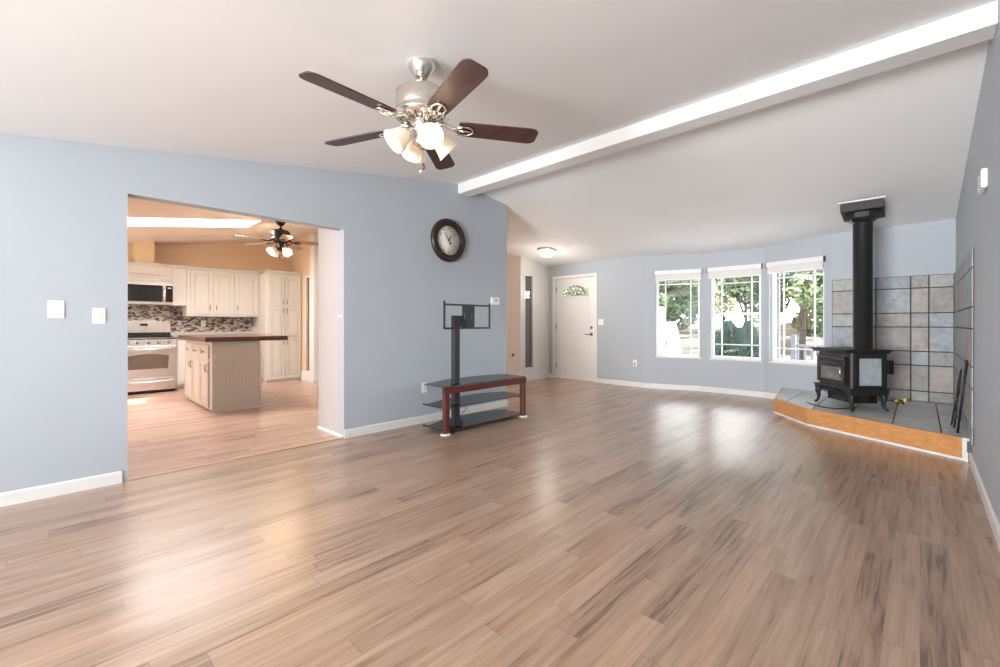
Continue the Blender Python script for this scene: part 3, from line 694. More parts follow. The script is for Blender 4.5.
# ------------------------------------------------------------------ plates and switches
def plate(name, label, cat, loc, rz, w, h, m='white_pl', rockers=0, outlet=False, group=None):
    t = thing(name, label, cat, loc, rz, group)
    box((-w / 2, -.006, -h / 2), (w / 2, 0, h / 2)).build('plate', M[m], t, bevel=.002)
    for i in range(rockers):
        x = (i - (rockers - 1) / 2) * .046
        MB().hexa([(x - .016, -.0105, -.033), (x + .016, -.0105, -.033), (x + .016, -.005, -.033), (x - .016, -.005, -.033), (x - .016, -.007, .033), (x + .016, -.007, .033), (x + .016, -.005, .033), (x - .016, -.005, .033)]).build('rocker', M['ivory_pl'], t)
    if outlet:
        for z in (-.02, .02):
            b = MB(); b.lathe([(0, .0085), (.0155, .0085), (.0165, .005)], (0, 0, z), (0, -1, 0), 20); b.build('socket', M['ivory_pl'], t)
            b = MB(); b.box((-.007, -.0092, z - .005), (-.005, -.008, z + .005)); b.box((.005, -.0092, z - .005), (.007, -.008, z + .005)); b.build('slot', M['darkcap'], t)
    return t
RL = R(90)   # local -y faces +x
t = plate('wall_plate', 'blank ivory wall plate on the blue wall, far left', 'wall plate', (XL, .040, 1.227), RL, .078, .118, 'ivory_pl')
b = MB(); b.box((-.0006, -.0066, -.058), (.0006, -.0055, .058)); b.build('seam', M['cabgroove'], t)
plate('light_switch', 'single rocker light switch on the blue wall left of the kitchen opening', 'light switch', (XL, .248, 1.187), RL, .068, .108, rockers=1)
th = thing('thermostat', 'small white thermostat on the blue wall right of the tv mount', 'thermostat', (XL, 4.15, 1.437), RL)
box((-.075, -.024, -.05), (.075, 0, .05)).build('housing', M['white_pl'], th, bevel=.006)
M['lcd'] = mat('lcd_screen', (.55, .60, .56), .25); box((-.028, -.0255, -.012), (.035, -.023, .028)).build('display', M['lcd'], th)
plate('wall_outlet', 'white outlet low on the blue wall beside the tv stand', 'outlet', (XL, 3.0, .40), RL, .07, .114, outlet=True)
plate('light_switch', 'double light switch on the wall right of the front door', 'light switch', (-4.40, YF, 1.165), 0, .115, .115, rockers=2)
t = plate('wall_outlet', 'white outlet with a dark plug low between front door and left bay window', 'outlet', (-3.70, YF, .43), 0, .07, .114, outlet=True)
box((-.014, -.035, -.034), (.014, -.008, -.006)).build('plug', M['pewter'], t, bevel=.004)
t = plate('wall_outlet', 'outlet with a grey plug on the entry wall left of the tall dark glass', 'outlet', (-5.83, 6.45, .52), 0, .07, .114, outlet=True)
box((-.02, -.04, -.04), (.02, -.008, .03)).build('plug', M['pewter'], t, bevel=.004)
ch = thing('door_chime', 'small white plastic box with grey slots high on the right wall', 'door chime', (XR, 4.1, 2.03), R(-90))
box((-.11, -.03, -.06), (.11, 0, .06)).build('housing', M['white_pl'], ch, bevel=.01)
b = MB()
for z in (-.035, .0, .035): b.box((.02, -.0315, z - .012), (.05, -.029, z + .012))
b.build('slots', M['pewter'], ch)
b = MB(); b.lathe([(0, .02), (.012, .02), (.014, .0)], (0, 0, 0), (0, -1, 0), 16)
o = b.build('door_bumper', M['white_pl'], loc=(-4.16, OY1, 1.21)); tag(o, 'tiny white round bumper on the passage side of the kitchen opening', 'wall bumper')

# ------------------------------------------------------------------ ceiling fans
def shade_glass():
    t = NT('frosted_lamp_glass'); t.b.inputs['Base Color'].default_value = (.95, .86, .74, 1); t.b.inputs['Roughness'].default_value = .45
    t.b.inputs['Emission Color'].default_value = (1, .74, .46, 1); t.b.inputs['Emission Strength'].default_value = .12
    v, p = t.xyz(); n = t.noise(v, 30); t.link(t.ramp(n, [(.3, (.74, .64, .52)), (.7, (.78, .69, .58))]), t.b.inputs['Base Color']); return t.m
M['shadeglass'] = shade_glass()
def fan(name, label, cx, cy, zbl, r, a0, metal, bladem, lights, pull=True, ms=1.0, lz=0.0, bw=.066):
    """lights = list of azimuths (deg) of the lamp arms"""
    zcl = zc(cy); t = thing(name, label, 'ceiling fan', (cx, cy, zbl))
    top = zcl - zbl
    b = MB(); b.lathe([(.074, top - .0), (.074, top - .02), (.060, top - .045), (.040, top - .075), (.028, top - .085), (0, top - .085)], n=32)
    b.hexa([(-.05, -.05, top - .03), (.05, -.05, top - .03), (.05, .05, top - .03), (-.05, .05, top - .03), (-.05, -.05, top - .005), (.05, -.05, top - .005), (.05, .05, top + .004), (-.05, .05, top + .004)])
    b.build('canopy', metal, t)
    mtop = .195 * ms
    b = MB(); b.tube([(0, 0, mtop - .01), (0, 0, top - .05)], .0125, 12); b.build('downrod', metal, t)
    b = MB(); b.lathe([(0, mtop + .02), (.03, mtop + .02), (.035, mtop), (.115 * ms, mtop - .012), (.137 * ms, mtop - .03), (.140 * ms, mtop - .115), (.132 * ms, mtop - .13), (.146 * ms, mtop - .14), (.146 * ms, mtop - .152), (.10 * ms, mtop - .178), (.05, mtop - .185), (0, mtop - .185)], n=48)
    motor = b.build('motor_housing', metal, t)
    b = MB()
    for k in range(20):
        a = 2 * PI * k / 20; b.tube([(.07 * math.cos(a), .07 * math.sin(a), mtop - .183), (.115 * ms * math.cos(a), .115 * ms * math.sin(a), mtop - .171)], .004, 5)
    b.build('vent_slots', M['black'], motor)
    hz = mtop - .185
    b = MB(); b.lathe([(.05, hz), (.056, hz - .012), (.046, hz - .02), (.044, hz - .085), (.052, hz - .095), (.045, hz - .12), (.02, hz - .14), (0, hz - .14)], n=32); b.build('switch_housing', metal, t)
    for k in range(5):
        a = R(a0 + 72 * k); ca, sa = math.cos(a), math.sin(a)
        Mx = Matrix.Rotation(a, 4, 'Z') @ Matrix.Rotation(R(-12), 4, 'X')
        b = MB(); b.M = Mx; pts = []
        L0, L1 = .20, r
        n = 10
        out = [(L0, -.052), (L0 + .03, -.058)] + [(L1 - .05, -bw)] + [(L1 - .05 + .05 * math.sin(PI / 2 * i / n), -bw + (bw) * (1 - math.cos(PI / 2 * i / n)) * .55) for i in range(1, n + 1)]
        poly = out + [(x, -y) for x, y in out[::-1]]
        b.prism(poly, -.004, .004); bl = b.build('blade', bladem, t, bevel=.002)
        br = MB(); br.M = Mx
        br.tube([(.075, 0, mtop - .19 + 0.0), (.12, 0, .02), (.17, 0, -.006), (.20, 0, -.010)], [.014, .011, .012, .012], 8)
        ring = [(.235 + .045 * math.cos(2 * PI * i / 20), .034 * math.sin(2 * PI * i / 20) * (1.0), -.0105) for i in range(21)]
        br.tube(ring, .006, 6, False)
        br.tube([(.20, 0, -.010), (.265, 0, -.011)], [.010, .006], 6)
        for q in ((.19, -.034), (.19, .034)): br.tube([(.165, 0, -.006), (q[0] + .02, q[1], -.011), (.235, q[1], -.011)], .006, 6)
        br.build('blade_bracket', metal, bl)
    # lamp arms with frosted bell shades
    lzz = hz - .075 + lz
    for az in lights:
        a = R(az); d = Vector((math.cos(a), math.sin(a), 0)); c0 = Vector((0, 0, lzz))
        arm = MB(); p = [c0 + d * .035, c0 + d * .055 + Vector((0, 0, -.002)), c0 + d * .074 + Vector((0, 0, -.02))]
        arm.tube(p, .009, 8); ax = (d * .74 + Vector((0, 0, -.67))).normalized()
        arm.lathe([(.010, -.01), (.024, 0), (.028, .022), (.020, .026)], p[-1], ax, 20); am = arm.build('lamp_arm', metal, t)
        sh = MB(); sh.lathe([(.024, .015), (.034, .026), (.047, .05), (.054, .078), (.060, .098), (.068, .112), (.065, .112), (.051, .080), (.044, .052), (.030, .028), (.020, .018)], p[-1], ax, 28)
        sh.build('lamp_shade', M['shadeglass'], am)
        bb = MB(); bb.lathe([(0, .03), (.012, .032), (.014, .045), (.024, .065), (.026, .080), (.018, .094), (0, .099)], p[-1], ax, 16); bb.build('bulb', M['bulb'], am)
        l = bpy.data.lights.new('bulb_light', 'POINT'); l.energy = LAMP_W.get(name, 3); l.color = (1, .78, .52); l.shadow_soft_size = .03
        lo = bpy.data.objects.new('bulb_light', l); COL.objects.link(lo); lo.parent = t; lo.location = p[-1] + ax * .165
    if pull:
        b = MB(); b.tube([(.03, -.03, hz - .12), (.03, -.03, hz - .26)], .0016, 5); b.lathe([(0, 0), (.006, .003), (.007, .012), (.003, .022), (0, .024)], (.03, -.03, hz - .285), n=10); b.build('pull_chain', metal, t)
        b = MB(); b.tube([(-.03, .03, hz - .12), (-.03, .03, hz - .20)], .0016, 5); b.lathe([(0, 0), (.010, .008), (.011, .02), (.004, .04), (0, .042)], (-.03, .03, hz - .24), n=10); b.build('pull_chain', M['blade_k'], t)
    return t
LAMP_W = {'ceiling_fan': .25, 'kitchen_fan': 4.6}
KAZ = math.degrees(YAW)
cf = fan('ceiling_fan', 'brushed nickel ceiling fan with five dark blades and four lit shades', -1.95, 1.412, 2.21, .652, 57, M['nickel'], M['blade'], [-19, 71, 161, 251], lz=.04)
kf = fan('kitchen_fan', 'smaller bronze ceiling fan with lit shades over the kitchen island', -6.97, 2.45, 2.37, .63, 62, M['bronze'], M['blade_k'], [-75, 15, 105, 195], ms=.95)
kf.name = 'ceiling_fan.001'

# flush light at the entry
fl2 = thing('flush_ceiling_light', 'small round lit flush ceiling light near the front door', 'ceiling light', (-4.93, 6.36, zc(6.36)))
fl2.rotation_euler = (-math.atan(.1375), 0, 0)
b = MB(); b.lathe([(0, 0), (.175, 0), (.178, -.018), (.165, -.03), (.15, -.032)], n=40); b.build('ring', M['nickel'], fl2)
M['dome'] = mat('frosted_dome', (.95, .92, .88), .4, emit=.8, ecol=(1, .88, .72))
b = MB(); b.lathe([(.152, -.028), (.148, -.06), (.126, -.095), (.085, -.122), (.04, -.136), (0, -.14)], n=40); b.build('dome', M['dome'], fl2)
b = MB(); b.lathe([(0, -.14), (.008, -.14), (.01, -.152), (0, -.158)], n=12); b.build('finial', M['nickel'], fl2)
l = bpy.data.lights.new('entry_lamp', 'POINT'); l.energy = 7; l.color = (1, .92, .82); l.shadow_soft_size = .1
lo = bpy.data.objects.new('entry_lamp', l); COL.objects.link(lo); lo.location = (-4.93, 6.36, zc(6.36) - .6)

# ------------------------------------------------------------------ kitchen
def panel_door(parent, name, o, u, n, w, h, handle=None, hm='pewter', grooves=0):
    """door in the plane through o (bottom corner), u = direction of width, n = outward normal"""
    U, Nn = Vector(u), Vector(n); Z = Vector((0, 0, 1)); o = Vector(o)
    def bx(mb, a0, a1, z0, z1, d0, d1):
        P = lambda a, z, d: o + U * a + Z * z + Nn * d
        mb.hexa([P(a0, z0, d0), P(a1, z0, d0), P(a1, z0, d1), P(a0, z0, d1), P(a0, z1, d0), P(a1, z1, d0), P(a1, z1, d1), P(a0, z1, d1)])
    mb = MB(); fw = min(.055, w * .2)
    bx(mb, 0, fw, 0, h, 0, .02); bx(mb, w - fw, w, 0, h, 0, .02); bx(mb, fw, w - fw, 0, fw, 0, .02); bx(mb, fw, w - fw, h - fw, h, 0, .02)
    bx(mb, fw, w - fw, fw, h - fw, 0, .009)
    if h > .2: bx(mb, fw + .018, w - fw - .018, fw + .018, h - fw - .018, .009, .017)
    d = mb.build(name, M['cab'], parent, bevel=.003)
    if handle:
        a, z, vert = handle; hb = MB()
        if vert: pts = [o + U * a + Z * (z - .045) + Nn * .02, o + U * a + Z * (z - .035) + Nn * .042, o + U * a + Z * (z + .035) + Nn * .042, o + U * a + Z * (z + .045) + Nn * .02]
        else: pts = [o + U * (a - .045) + Z * z + Nn * .02, o + U * (a - .035) + Z * z + Nn * .042, o + U * (a + .035) + Z * z + Nn * .042, o + U * (a + .045) + Z * z + Nn * .02]
        hb.tube(pts, .006, 6); hb.build('handle', M[hm], d)
    return d
YP, XP = (0, 1, 0), (1, 0, 0)
def crown(mb, x, y0, y1, z):
    mb.box((-.35 if False else x - .3, y0, z - .05), (x + .02, y1, z - .02)); mb.box((x - .3, y0, z - .02), (x + .04, y1, z))
# upper cabinets
uc = thing('upper_cabinet', 'cream wall cabinet with three panel doors right of the microwave', 'cabinet', (-9.65, 1.70, 1.27))
mb = MB(); mb.box((.004, 0, .0), (.35, 1.165, .86)); mb.build('body', M['cab'], uc, bevel=.003)
mb = MB(); mb.box((.004, -.0, .83), (.37, 1.165, .855)); mb.box((.004, 0, .855), (.39, 1.165, .88)); mb.build('crown_moulding', M['cab'], uc, bevel=.004)
for (a, b2, hx) in ((1.757, 2.085, .29), (2.109, 2.42, .035), (2.445, 2.823, .045)):
    panel_door(uc, 'door', (.35, a - 1.70, .04), YP, XP, b2 - a, .755, (hx, .12, True))
uh = thing('microwave_cabinet', 'cream cabinet panel with carved ornament above the microwave', 'cabinet', (-9.65, .757, 1.45))
mb = MB(); mb.box((.004, 0, .385), (.35, .742, .70)); mb.box((.004, .745, 0), (.345, .94, .70)); mb.build('body', M['cab'], uh, bevel=.003)
mb = MB(); mb.box((.004, 0, .65), (.37, .94, .675)); mb.box((.004, 0, .675), (.39, .94, .70)); mb.build('crown_moulding', M['cab'], uh, bevel=.004)
orn = MB(); cyo, czo = .42, .50
for s2 in (-1, 1):
    orn.tube([(.354, cyo, czo), (.358, cyo + s2 * .05, czo + .035), (.358, cyo + s2 * .10, czo + .01), (.356, cyo + s2 * .15, czo + .03), (.356, cyo + s2 * .20, czo + .005), (.354, cyo + s2 * .25, czo + .02)], [.014, .013, .012, .010, .008, .004], 8)
    orn.tube([(.354, cyo, czo - .02), (.358, cyo + s2 * .05, czo - .035), (.358, cyo + s2 * .10, czo - .02), (.356, cyo + s2 * .16, czo - .01), (.354, cyo + s2 * .20, czo + .0)], [.012, .011, .010, .008, .005], 8)
    for i in range(4): orn.lathe([(.014, -.002), (.011, .008), (0, .011)], (.352, cyo + s2 * (.03 + i * .04), czo + .0 + .01 * (i % 2)), (1, 0, 0), 8)
orn.lathe([(.026, -.002), (.02, .012), (0, .016)], (.352, cyo, czo), (1, 0, 0), 12); orn.build('carved_ornament', M['cab'], uh)
# microwave
mw = thing('microwave', 'stainless microwave with black glass door above the range', 'microwave', (-9.65, .757, 1.455))
mb = MB(); mb.box((.004, .002, 0), (.40, .738, .378)); mb.build('body', M['steel'], mw, bevel=.004)
mb = MB(); mb.box((.40, .002, .052), (.42, .60, .325)); dk = mb.build('door', M['blackglass'], mw, bevel=.004)
mb = MB(); mb.tube([(.42, .62, .07), (.45, .62, .085), (.455, .62, .19), (.45, .62, .295), (.42, .62, .31)], .014, 10); mb.build('handle', M['steel'], mw)
mb = MB(); mb.box((.40, .642, .052), (.418, .738, .325)); cp = mb.build('control_panel', M['blackglass'], mw, bevel=.003)
M['digit'] = mat('display_text', (.6, .7, .75), .4); box((.418, .665, .275), (.4195, .715, .295)).build('display', M['digit'], cp)
# range
rg = thing('range', 'stainless gas range with black cooktop and arched oven window below the microwave', 'range', (-9.62, .757, 0))
mb = MB(); mb.box((0, .002, .05), (.60, .758, .88)); mb.build('body', M['steel'], rg, bevel=.004)
mb = MB(); mb.box((0.05, .02, .0), (.55, .74, .05)); mb.build('toe_base', M['black'], rg)
mb = MB(); mb.box((0, .002, .88), (.63, .758, .905)); mb.build('cooktop', M['blackgloss'], rg, bevel=.006)
gr = MB()
for y in (.06, .20, .33, .43, .56, .70):
    gr.tube([(.10, y, .93), (.56, y, .93)], .007, 6)
for x in (.10, .25, .41, .56):
    gr.tube([(x, .06, .93), (x, .70, .93)], .007, 6)
    for y in (.06, .33, .43, .70): gr.tube([(x, y, .904), (x, y, .93)], .006, 6)
gr.build('burner_grates', M['black'], rg)
mb = MB(); N = 10
for i in range(N):
    a = .002 + .756 * i / N; b2 = .002 + .756 * (i + 1) / N; z = lambda y: 1.15 + .045 * (1 - ((y - .38) / .38) ** 2)
    mb.hexa([(0, a, .905), (.055, a, .905), (.055, b2, .905), (0, b2, .905), (0, a, z(a)), (.035, a, z(a)), (.035, b2, z(b2)), (0, b2, z(b2))])
bmesh.ops.remove_doubles(mb.bm, verts=mb.bm.verts, dist=1e-5); bg_ = mb.build('backguard', M['steel'], rg)
box((.054, .004, .906), (.062, .756, .985)).build('rear_vent', M['black'], bg_); box((.04, .34, 1.10), (.052, .44, 1.135)).build('clock_display', M['blackglass'], bg_)
mb = MB(); mb.hexa([(.60, .002, .79), (.635, .002, .79), (.635, .758, .79), (.60, .758, .79), (.60, .002, .88), (.62, .002, .88), (.62, .758, .88), (.60, .758, .88)]); cp = mb.build('control_panel', M['steel'], rg, bevel=.002)
for y in (.11, .245, .38, .515, .65):
    mb = MB(); mb.lathe([(.023, 0), (.021, .022), (.016, .028), (0, .028)], (.628, y, .836), (1, 0, .12), 16); mb.build('knob', M['pewter'], cp)
mb = MB(); mb.box((.60, .01, .265), (.63, .75, .775)); od = mb.build('oven_door', M['steel'], rg, bevel=.006)
mb = MB(); ow = []
for i in range(11): k = -1 + .2 * i; ow.append((.38 + k * .265, .64 - .03 * k * k))
ow = [(.13, .40), (.63, .40)] + ow[::-1]
vs = [mb.v((.6325, p[0], p[1])) for p in ow]; vs2 = [mb.v((.622, p[0], p[1])) for p in ow]; mb._f(vs); mb._f(vs2[::-1])
for i in range(len(ow)): mb._f([vs[i], vs[(i + 1) % len(ow)], vs2[(i + 1) % len(ow)], vs2[i]])
mb.build('oven_window', M['ovenglass'], od)
mb = MB(); mb.tube([(.63, .06, .735), (.675, .08, .73), (.68, .38, .715), (.675, .68, .73), (.63, .70, .735)], .013, 10); mb.build('handle', M['steel'], od)
mb = MB(); mb.box((.60, .01, .065), (.628, .75, .25)); dw = mb.build('storage_drawer', M['steel'], rg, bevel=.006)
mb = MB(); mb.tube([(.628, .06, .205), (.66, .08, .20), (.665, .38, .185), (.66, .68, .20), (.628, .70, .205)], .011, 8); mb.build('handle', M['steel'], dw)
# base cabinets, counter and splashback
bc = thing('base_cabinet', 'cream base cabinets under the grey counter behind the island', 'cabinet', (-9.65, 1.525, 0))
mb = MB(); mb.box((.004, 0, .10), (.62, 1.34, .872)); mb.box((.004, .0, 0), (.56, 1.34, .10)); mb.build('body', M['cab'], bc, bevel=.003)
for k in range(3):
    a = .04 + k * .43
    panel_door(bc, 'door', (.62, a, .13), YP, XP, .40, .52, (.36, .42, True)); panel_door(bc, 'drawer', (.62, a, .68), YP, XP, .40, .15, (.2, .075, False))
mb = MB(); mb.box((.0, 0, 0), (.645, 1.34, .036)); mb.box((.0, 0, .036), (.022, 1.34, .11))
o = mb.build('countertop', M['laminate_top'], loc=(-9.645, 1.522, .874), bevel=.004); tag(o, 'grey laminate countertop running between range and pantry cabinet', 'countertop')
def mosaic():
    t = NT('mosaic_splash'); v, p = t.xyz()
    wob = t.math('MULTIPLY', t.math('SINE', t.math('MULTIPLY', p[1], 42)), .010)
    wob2 = t.math('MULTIPLY', t.math('SUBTRACT', t.noise(v, 14, 2), .5), .05)
    z = t.math('ADD', t.math('ADD', p[2], wob), wob2)
    vo = t.new('ShaderNodeTexVoronoi', feature='F1'); vo.inputs['Scale'].default_value = 1; vo.inputs['Randomness'].default_value = .75
    t.link(t.comb(0.5, t.math('MULTIPLY', p[1], 19), t.math('MULTIPLY', z, 50)), vo.inputs['Vector'])
    sc_ = t.new('ShaderNodeSeparateColor'); t.link(vo.outputs['Color'], sc_.inputs[0])
    r = t.new('ShaderNodeValToRGB'); r.color_ramp.interpolation = 'CONSTANT'; e = r.color_ramp.elements
    cols = [(.0, (.50, .46, .41)), (.22, (.07, .058, .056)), (.38, (.30, .28, .28)), (.56, (.17, .115, .085)), (.68, (.56, .53, .49)), (.86, (.13, .11, .11))]
    while len(e) < len(cols): e.new(.5)
    for i, (q, c) in enumerate(cols): e[i].position = q; e[i].color = (*c, 1)
    t.link(sc_.outputs[0], r.inputs[0]); t.link(r.outputs[0], t.b.inputs['Base Color']); t.b.inputs['Roughness'].default_value = .2; return t.m
M['mosaic'] = mosaic()
mb = MB(); mb.box((-9.65, 1.522, .985), (-9.640, 2.866, 1.268)); mb.box((-9.65, .70, 1.0), (-9.640, 1.522, 1.452)); mb.box((-9.65, 1.522, 1.268), (-9.640, 1.70, 1.452)); struct(mb.build('trim_8', M['mosaic']))
plate('wall_outlet', 'cream outlet on the kitchen mosaic splashback', 'outlet', (-9.640, 2.02, 1.14), RL, .075, .115, 'ivory_pl', outlet=True)
# pantry
pc_ = thing('pantry_cabinet', 'tall cream pantry cabinet with six panel doors in the kitchen corner', 'cabinet', (-9.65, 2.868, 0))
mb = MB(); mb.box((.004, 0, .04), (.70, .675, 2.13)); mb.box((.004, 0.0, 0), (.68, .675, .04)); mb.build('body', M['cab'], pc_, bevel=.003)
mb = MB(); mb.box((.004, -.0, 2.10), (.72, .675, 2.13)); mb.box((.004, -.0, 2.13), (.74, .675, 2.16)); mb.build('crown_moulding', M['cab'], pc_, bevel=.004)
for z0, z1, hz in ((.07, .865, .70), (.89, 1.455, .50), (1.485, 2.05, .08)):
    for a, hx in ((.045, .275), (.355, .03)):
        panel_door(pc_, 'door', (.70, a, z0), YP, XP, .30, z1 - z0, (hx, hz, True))
# island
isl = thing('kitchen_island', 'cream beadboard kitchen island with drawers and doors on its left side', 'kitchen island', (-7.95, 1.445, 0))
mb = MB(); mb.box((0.0, .0, .04), (1.495, .567, .905)); mb.box((0.03, .03, 0), (1.47, .54, .04)); mb.build('body', M['cab'], isl, bevel=.003)
mb = MB(); n = 13
for i in range(n):
    y = .03 + .507 * i / n; mb.box((1.495, y + .0015, .05), (1.500, y + .507 / n - .0015, .88))
mb.box((1.495, .0, .03), (1.506, .03, .905)); mb.box((1.495, .54, .03), (1.506, .567, .905)); mb.box((1.495, 0, .0), (1.508, .567, .045))
mb.build('beadboard', M['cab'], isl, bevel=.002)
for i in range(3):
    a = .03 + i * .455
    panel_door(isl, 'drawer', (a, 0, .68), (1, 0, 0), (0, -1, 0), .435, .17, (.215, .085, False))
    panel_door(isl, 'door', (a, 0, .06), (1, 0, 0), (0, -1, 0), .435, .59, ((.39, .04, .39)[i], .50, True))
mb = MB(); mb.prism([(-6.40, 1.36), (-6.40, 2.34), (-6.60, 2.42), (-8.02, 2.42), (-8.02, 1.36)], .906, .965)
o = mb.build('island_countertop', M['butcher'], bevel=.006); tag(o, 'dark reddish wood countertop overhanging the kitchen island', 'countertop')
o.data.transform(Matrix.Translation((7.1, -1.9, -.906))); o.location = (-7.1, 1.9, .906)

# ------------------------------------------------------------------ outdoors
GZ = -.45
def ground_mat():
    t = NT('pale_ground_with_dry_brush'); v, p = t.xyz()
    n = t.noise(t.comb(t.math('MULTIPLY', p[0], .22), t.math('MULTIPLY', p[1], .09), 0), 1, 5, .6, .8)
    far = t.math('MULTIPLY', t.math('GREATER_THAN', t.math('ADD', p[1], t.math('MULTIPLY', n, 12)), 33), 1.0)
    brush = t.ramp(t.noise(v, 1.6, 5, .65), [(.3, (.009, .008, .006)), (.7, (.035, .030, .024))])
    pale = t.ramp(t.noise(v, 3, 4), [(.3, (.040, .036, .031)), (.7, (.085, .078, .068))])
    k = t.math('MULTIPLY', far, t.math('GREATER_THAN', n, .47))
    t.link(t.mix(k, pale, brush), t.b.inputs['Base Color']); t.b.inputs['Roughness'].default_value = .95; t.b.inputs['Specular IOR Level'].default_value = 0; return t.m
M['gravel'] = ground_mat()
M['dry'] = mat('dry_hill', (.024, .021, .017), .95, var=.25, scale=.6); M['dry'].node_tree.nodes['Principled BSDF'].inputs['Specular IOR Level'].default_value = 0
struct(box((-160, 7.9, GZ - .2), (80, 190, GZ)).build('ground', M['gravel']))
b = MB(); hs = []
for i in range(41):
    x = -150 + i * 5.5; h = 1.6 + 1.2 * math.sin(i * .5) + .8 * math.sin(i * 1.3 + 1); hs.append((x, h))
for (a, ha), (c, hc) in zip(hs, hs[1:]):
    b.hexa([(a, 70, GZ), (c, 70, GZ), (c, 100, GZ), (a, 100, GZ), (a, 84, GZ + ha), (c, 84, GZ + hc), (c, 96, GZ + hc), (a, 96, GZ + ha)])
struct(b.build('ground_hills', M['dry']))
# porch: deck, roof, posts, railing
M['porch'] = mat('porch_paint', (.15, .16, .185), .6, var=.03)
struct(box((-7, 7.5, -.12), (.45, 7.79, -.02)).build('trim_9', M['porch']))
struct(box((-7.2, 7.80, -.12), (2.2, 10.1, -.03)).build('floor_porch', mat('porch_deck', (.55, .53, .52), .7)))
mb = MB(); mb.hexa([(-7.4, 7.81, 2.30), (2.4, 7.81, 2.30), (2.4, 10.4, 2.16), (-7.4, 10.4, 2.16), (-7.4, 7.81, 2.42), (2.4, 7.81, 2.42), (2.4, 10.4, 2.28), (-7.4, 10.4, 2.28)]); struct(mb.build('ceiling_porch', M['porch']))
def post(x, label):
    t = thing('porch_post', label, 'post', (x, 9.95, -.03)); box((-.05, -.05, 0), (.05, .05, 2.22)).build('shaft', M['porch'], t, bevel=.004); box((-.07, -.07, 0), (.07, .07, .12)).build('post_foot', M['porch'], t, bevel=.004)
post(-2.03, 'grey porch post outside the right bay window, left of the railing'); post(-4.55, 'grey porch post outside the left bay window')
rl = thing('porch_railing', 'grey slatted porch railing outside the right bay window', 'railing', (-1.0, 9.95, -.03))
mb = MB(); mb.box((-.75, -.02, .72), (2.6, .02, .77)); mb.box((-.75, -.02, .10), (2.6, .02, .14)); mb.build('rail', M['porch'], rl)
mb = MB()
for i in range(30): x = -.68 + i * .11; mb.box((x - .016, -.014, .14), (x + .016, .014, .72))
mb.build('balusters', M['porch'], rl)
for x in (-.75, -.18): box((x - .04, -.04, 0), (x + .04, .04, .95)).build('railing_post', M['porch'], rl, bevel=.004)

def leaf_mat(name, a, b):
    t = NT(name); v, p = t.xyz(); n = t.noise(v, 2.2, 4); t.link(t.ramp(n, [(.35, a), (.65, b)]), t.b.inputs['Base Color']); t.b.inputs['Roughness'].default_value = .7; return t.m
M['leaf1'] = leaf_mat('leaf_green', (.030, .048, .018), (.085, .12, .05)); M['leaf2'] = leaf_mat('leaf_olive', (.10, .12, .06), (.22, .23, .14)); M['leaf3'] = leaf_mat('spruce_needles', (.016, .036, .027), (.045, .085, .066))
M['bark'] = mat('bark', (.022, .017, .013), .9, bump=.4, bscale=30)
def leaves(rnd, blobs, count, size):
    b = MB()
    for _ in range(count):
        c, r = blobs[rnd.randrange(len(blobs))]
        d = Vector((rnd.gauss(0, 1), rnd.gauss(0, 1), rnd.gauss(0, 1))).normalized() * r * rnd.uniform(.55, 1.0) ** .6
        d.z *= .85; p = Vector(c) + d
        u = Vector((rnd.gauss(0, 1), rnd.gauss(0, 1), rnd.gauss(0, 1))).normalized(); w = u.orthogonal().normalized(); s = size * rnd.uniform(.6, 1.3)
        b._f([b.v(p - u * s), b.v(p + w * s * .55), b.v(p + u * s), b.v(p - w * s * .55)])
    return b
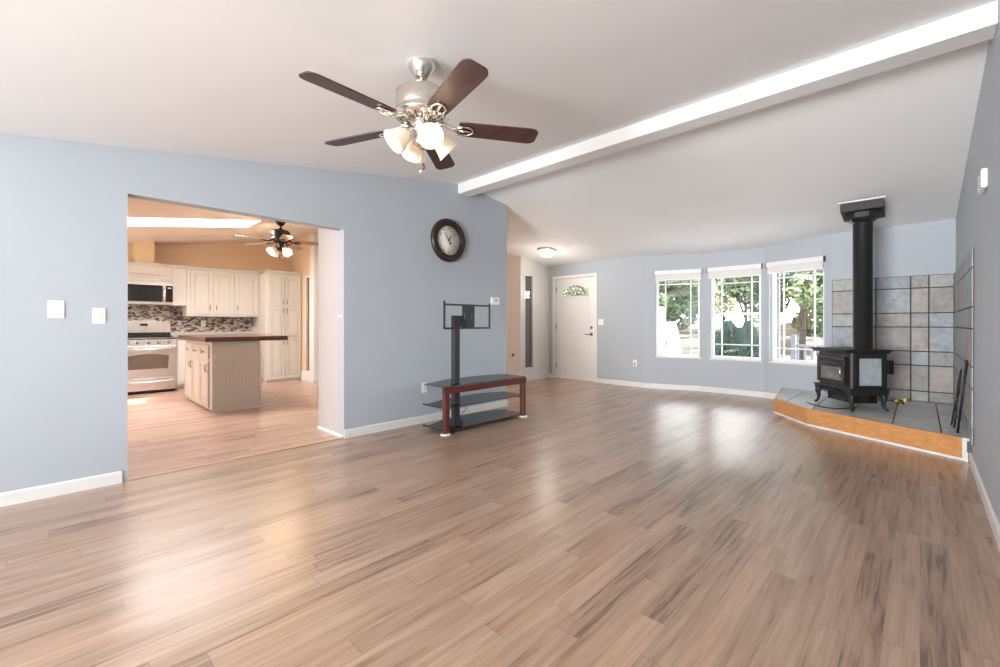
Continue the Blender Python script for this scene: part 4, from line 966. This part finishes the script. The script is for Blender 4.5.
def tree(label, x, y, h, spread, m, seed, trunk_h=None, size=.12, count=14000, droop=0, low=.42):
    rnd = random.Random(seed); t = thing('tree', label, 'tree', (x, y, GZ))
    blobs = []
    for i in range(22):
        a = rnd.uniform(0, 2 * PI); rr_ = spread * rnd.uniform(.1, .85); blobs.append(((rr_ * math.cos(a), rr_ * math.sin(a), h * rnd.uniform(low, .95) - droop * rr_), spread * rnd.uniform(.22, .42)))
    b = MB(); b.tube([(0, 0, 0), (.05, .02, h * .3), (-.04, .05, h * .6), (0, 0, h * .85)], [.12, .09, .06, .02], 8)
    for i in range(7):
        c, _ = blobs[i]; b.tube([(0, 0, h * rnd.uniform(.25, .5)), (c[0] * .5, c[1] * .5, c[2] * .75), c], [.07, .045, .015], 6)
    b.build('trunk', M['bark'], t); leaves(rnd, blobs, count, size).build('foliage', m, t); return t
tree('green leafy tree seen in the right bay window', -3.1, 19.0, 5.8, 2.7, M['leaf1'], 1, low=.27)
tree('pale olive tree seen at the left of the middle bay window', -10.3, 34.0, 6.4, 3.4, M['leaf2'], 2, low=.3)
tree('darker green tree seen at the top right of the middle bay window', -6.9, 26.5, 7.4, 2.2, M['leaf1'], 3, low=.5)
tree('yellow green tree seen in the left bay window', -8.4, 19.5, 5.4, 2.1, M['leaf1'], 4, droop=.35, low=.4)
tree('pale olive tree far left, seen through the fan light of the front door', -14.3, 21.5, 5.4, 3.0, M['leaf2'], 6, low=.3)
def bush(label, x, y, lumps, seed):
    rnd = random.Random(seed); t = thing('evergreen_shrub', label, 'shrub', (x, y, GZ))
    b = MB()
    for (lx, ly, h, r) in lumps:
        for _ in range(2600):
            k = rnd.random() ** .75; z = h * k; rad = r * (1 - k ** 2.2) ** .6 * rnd.uniform(.55, 1.1) + .03; a = rnd.uniform(0, 2 * PI)
            p = Vector((lx + rad * math.cos(a), ly + rad * math.sin(a), z)); u = Vector((math.cos(a) * .6, math.sin(a) * .6, rnd.uniform(.4, 1.3))).normalized(); w = Vector((-math.sin(a), math.cos(a), 0)); s = .09
            b._f([b.v(p - u * s * .5), b.v(p + w * .03), b.v(p + u * s), b.v(p - w * .03)])
    b.build('needles', M['leaf3'], t)
    q = MB()
    for (lx, ly, h, r) in lumps: q.tube([(0, 0, 0), (lx, ly, h * .85)], [.05, .015], 8)
    q.build('trunk', M['bark'], t)
bush('bushy blue green evergreen with several leaders outside the middle bay window', -3.95, 14.0, [(-.42, 0, 1.30, .34), (-.16, .1, 1.66, .36), (.12, -.05, 1.45, .34), (.38, .05, 1.62, .36), (.62, 0, 1.15, .30)], 11)
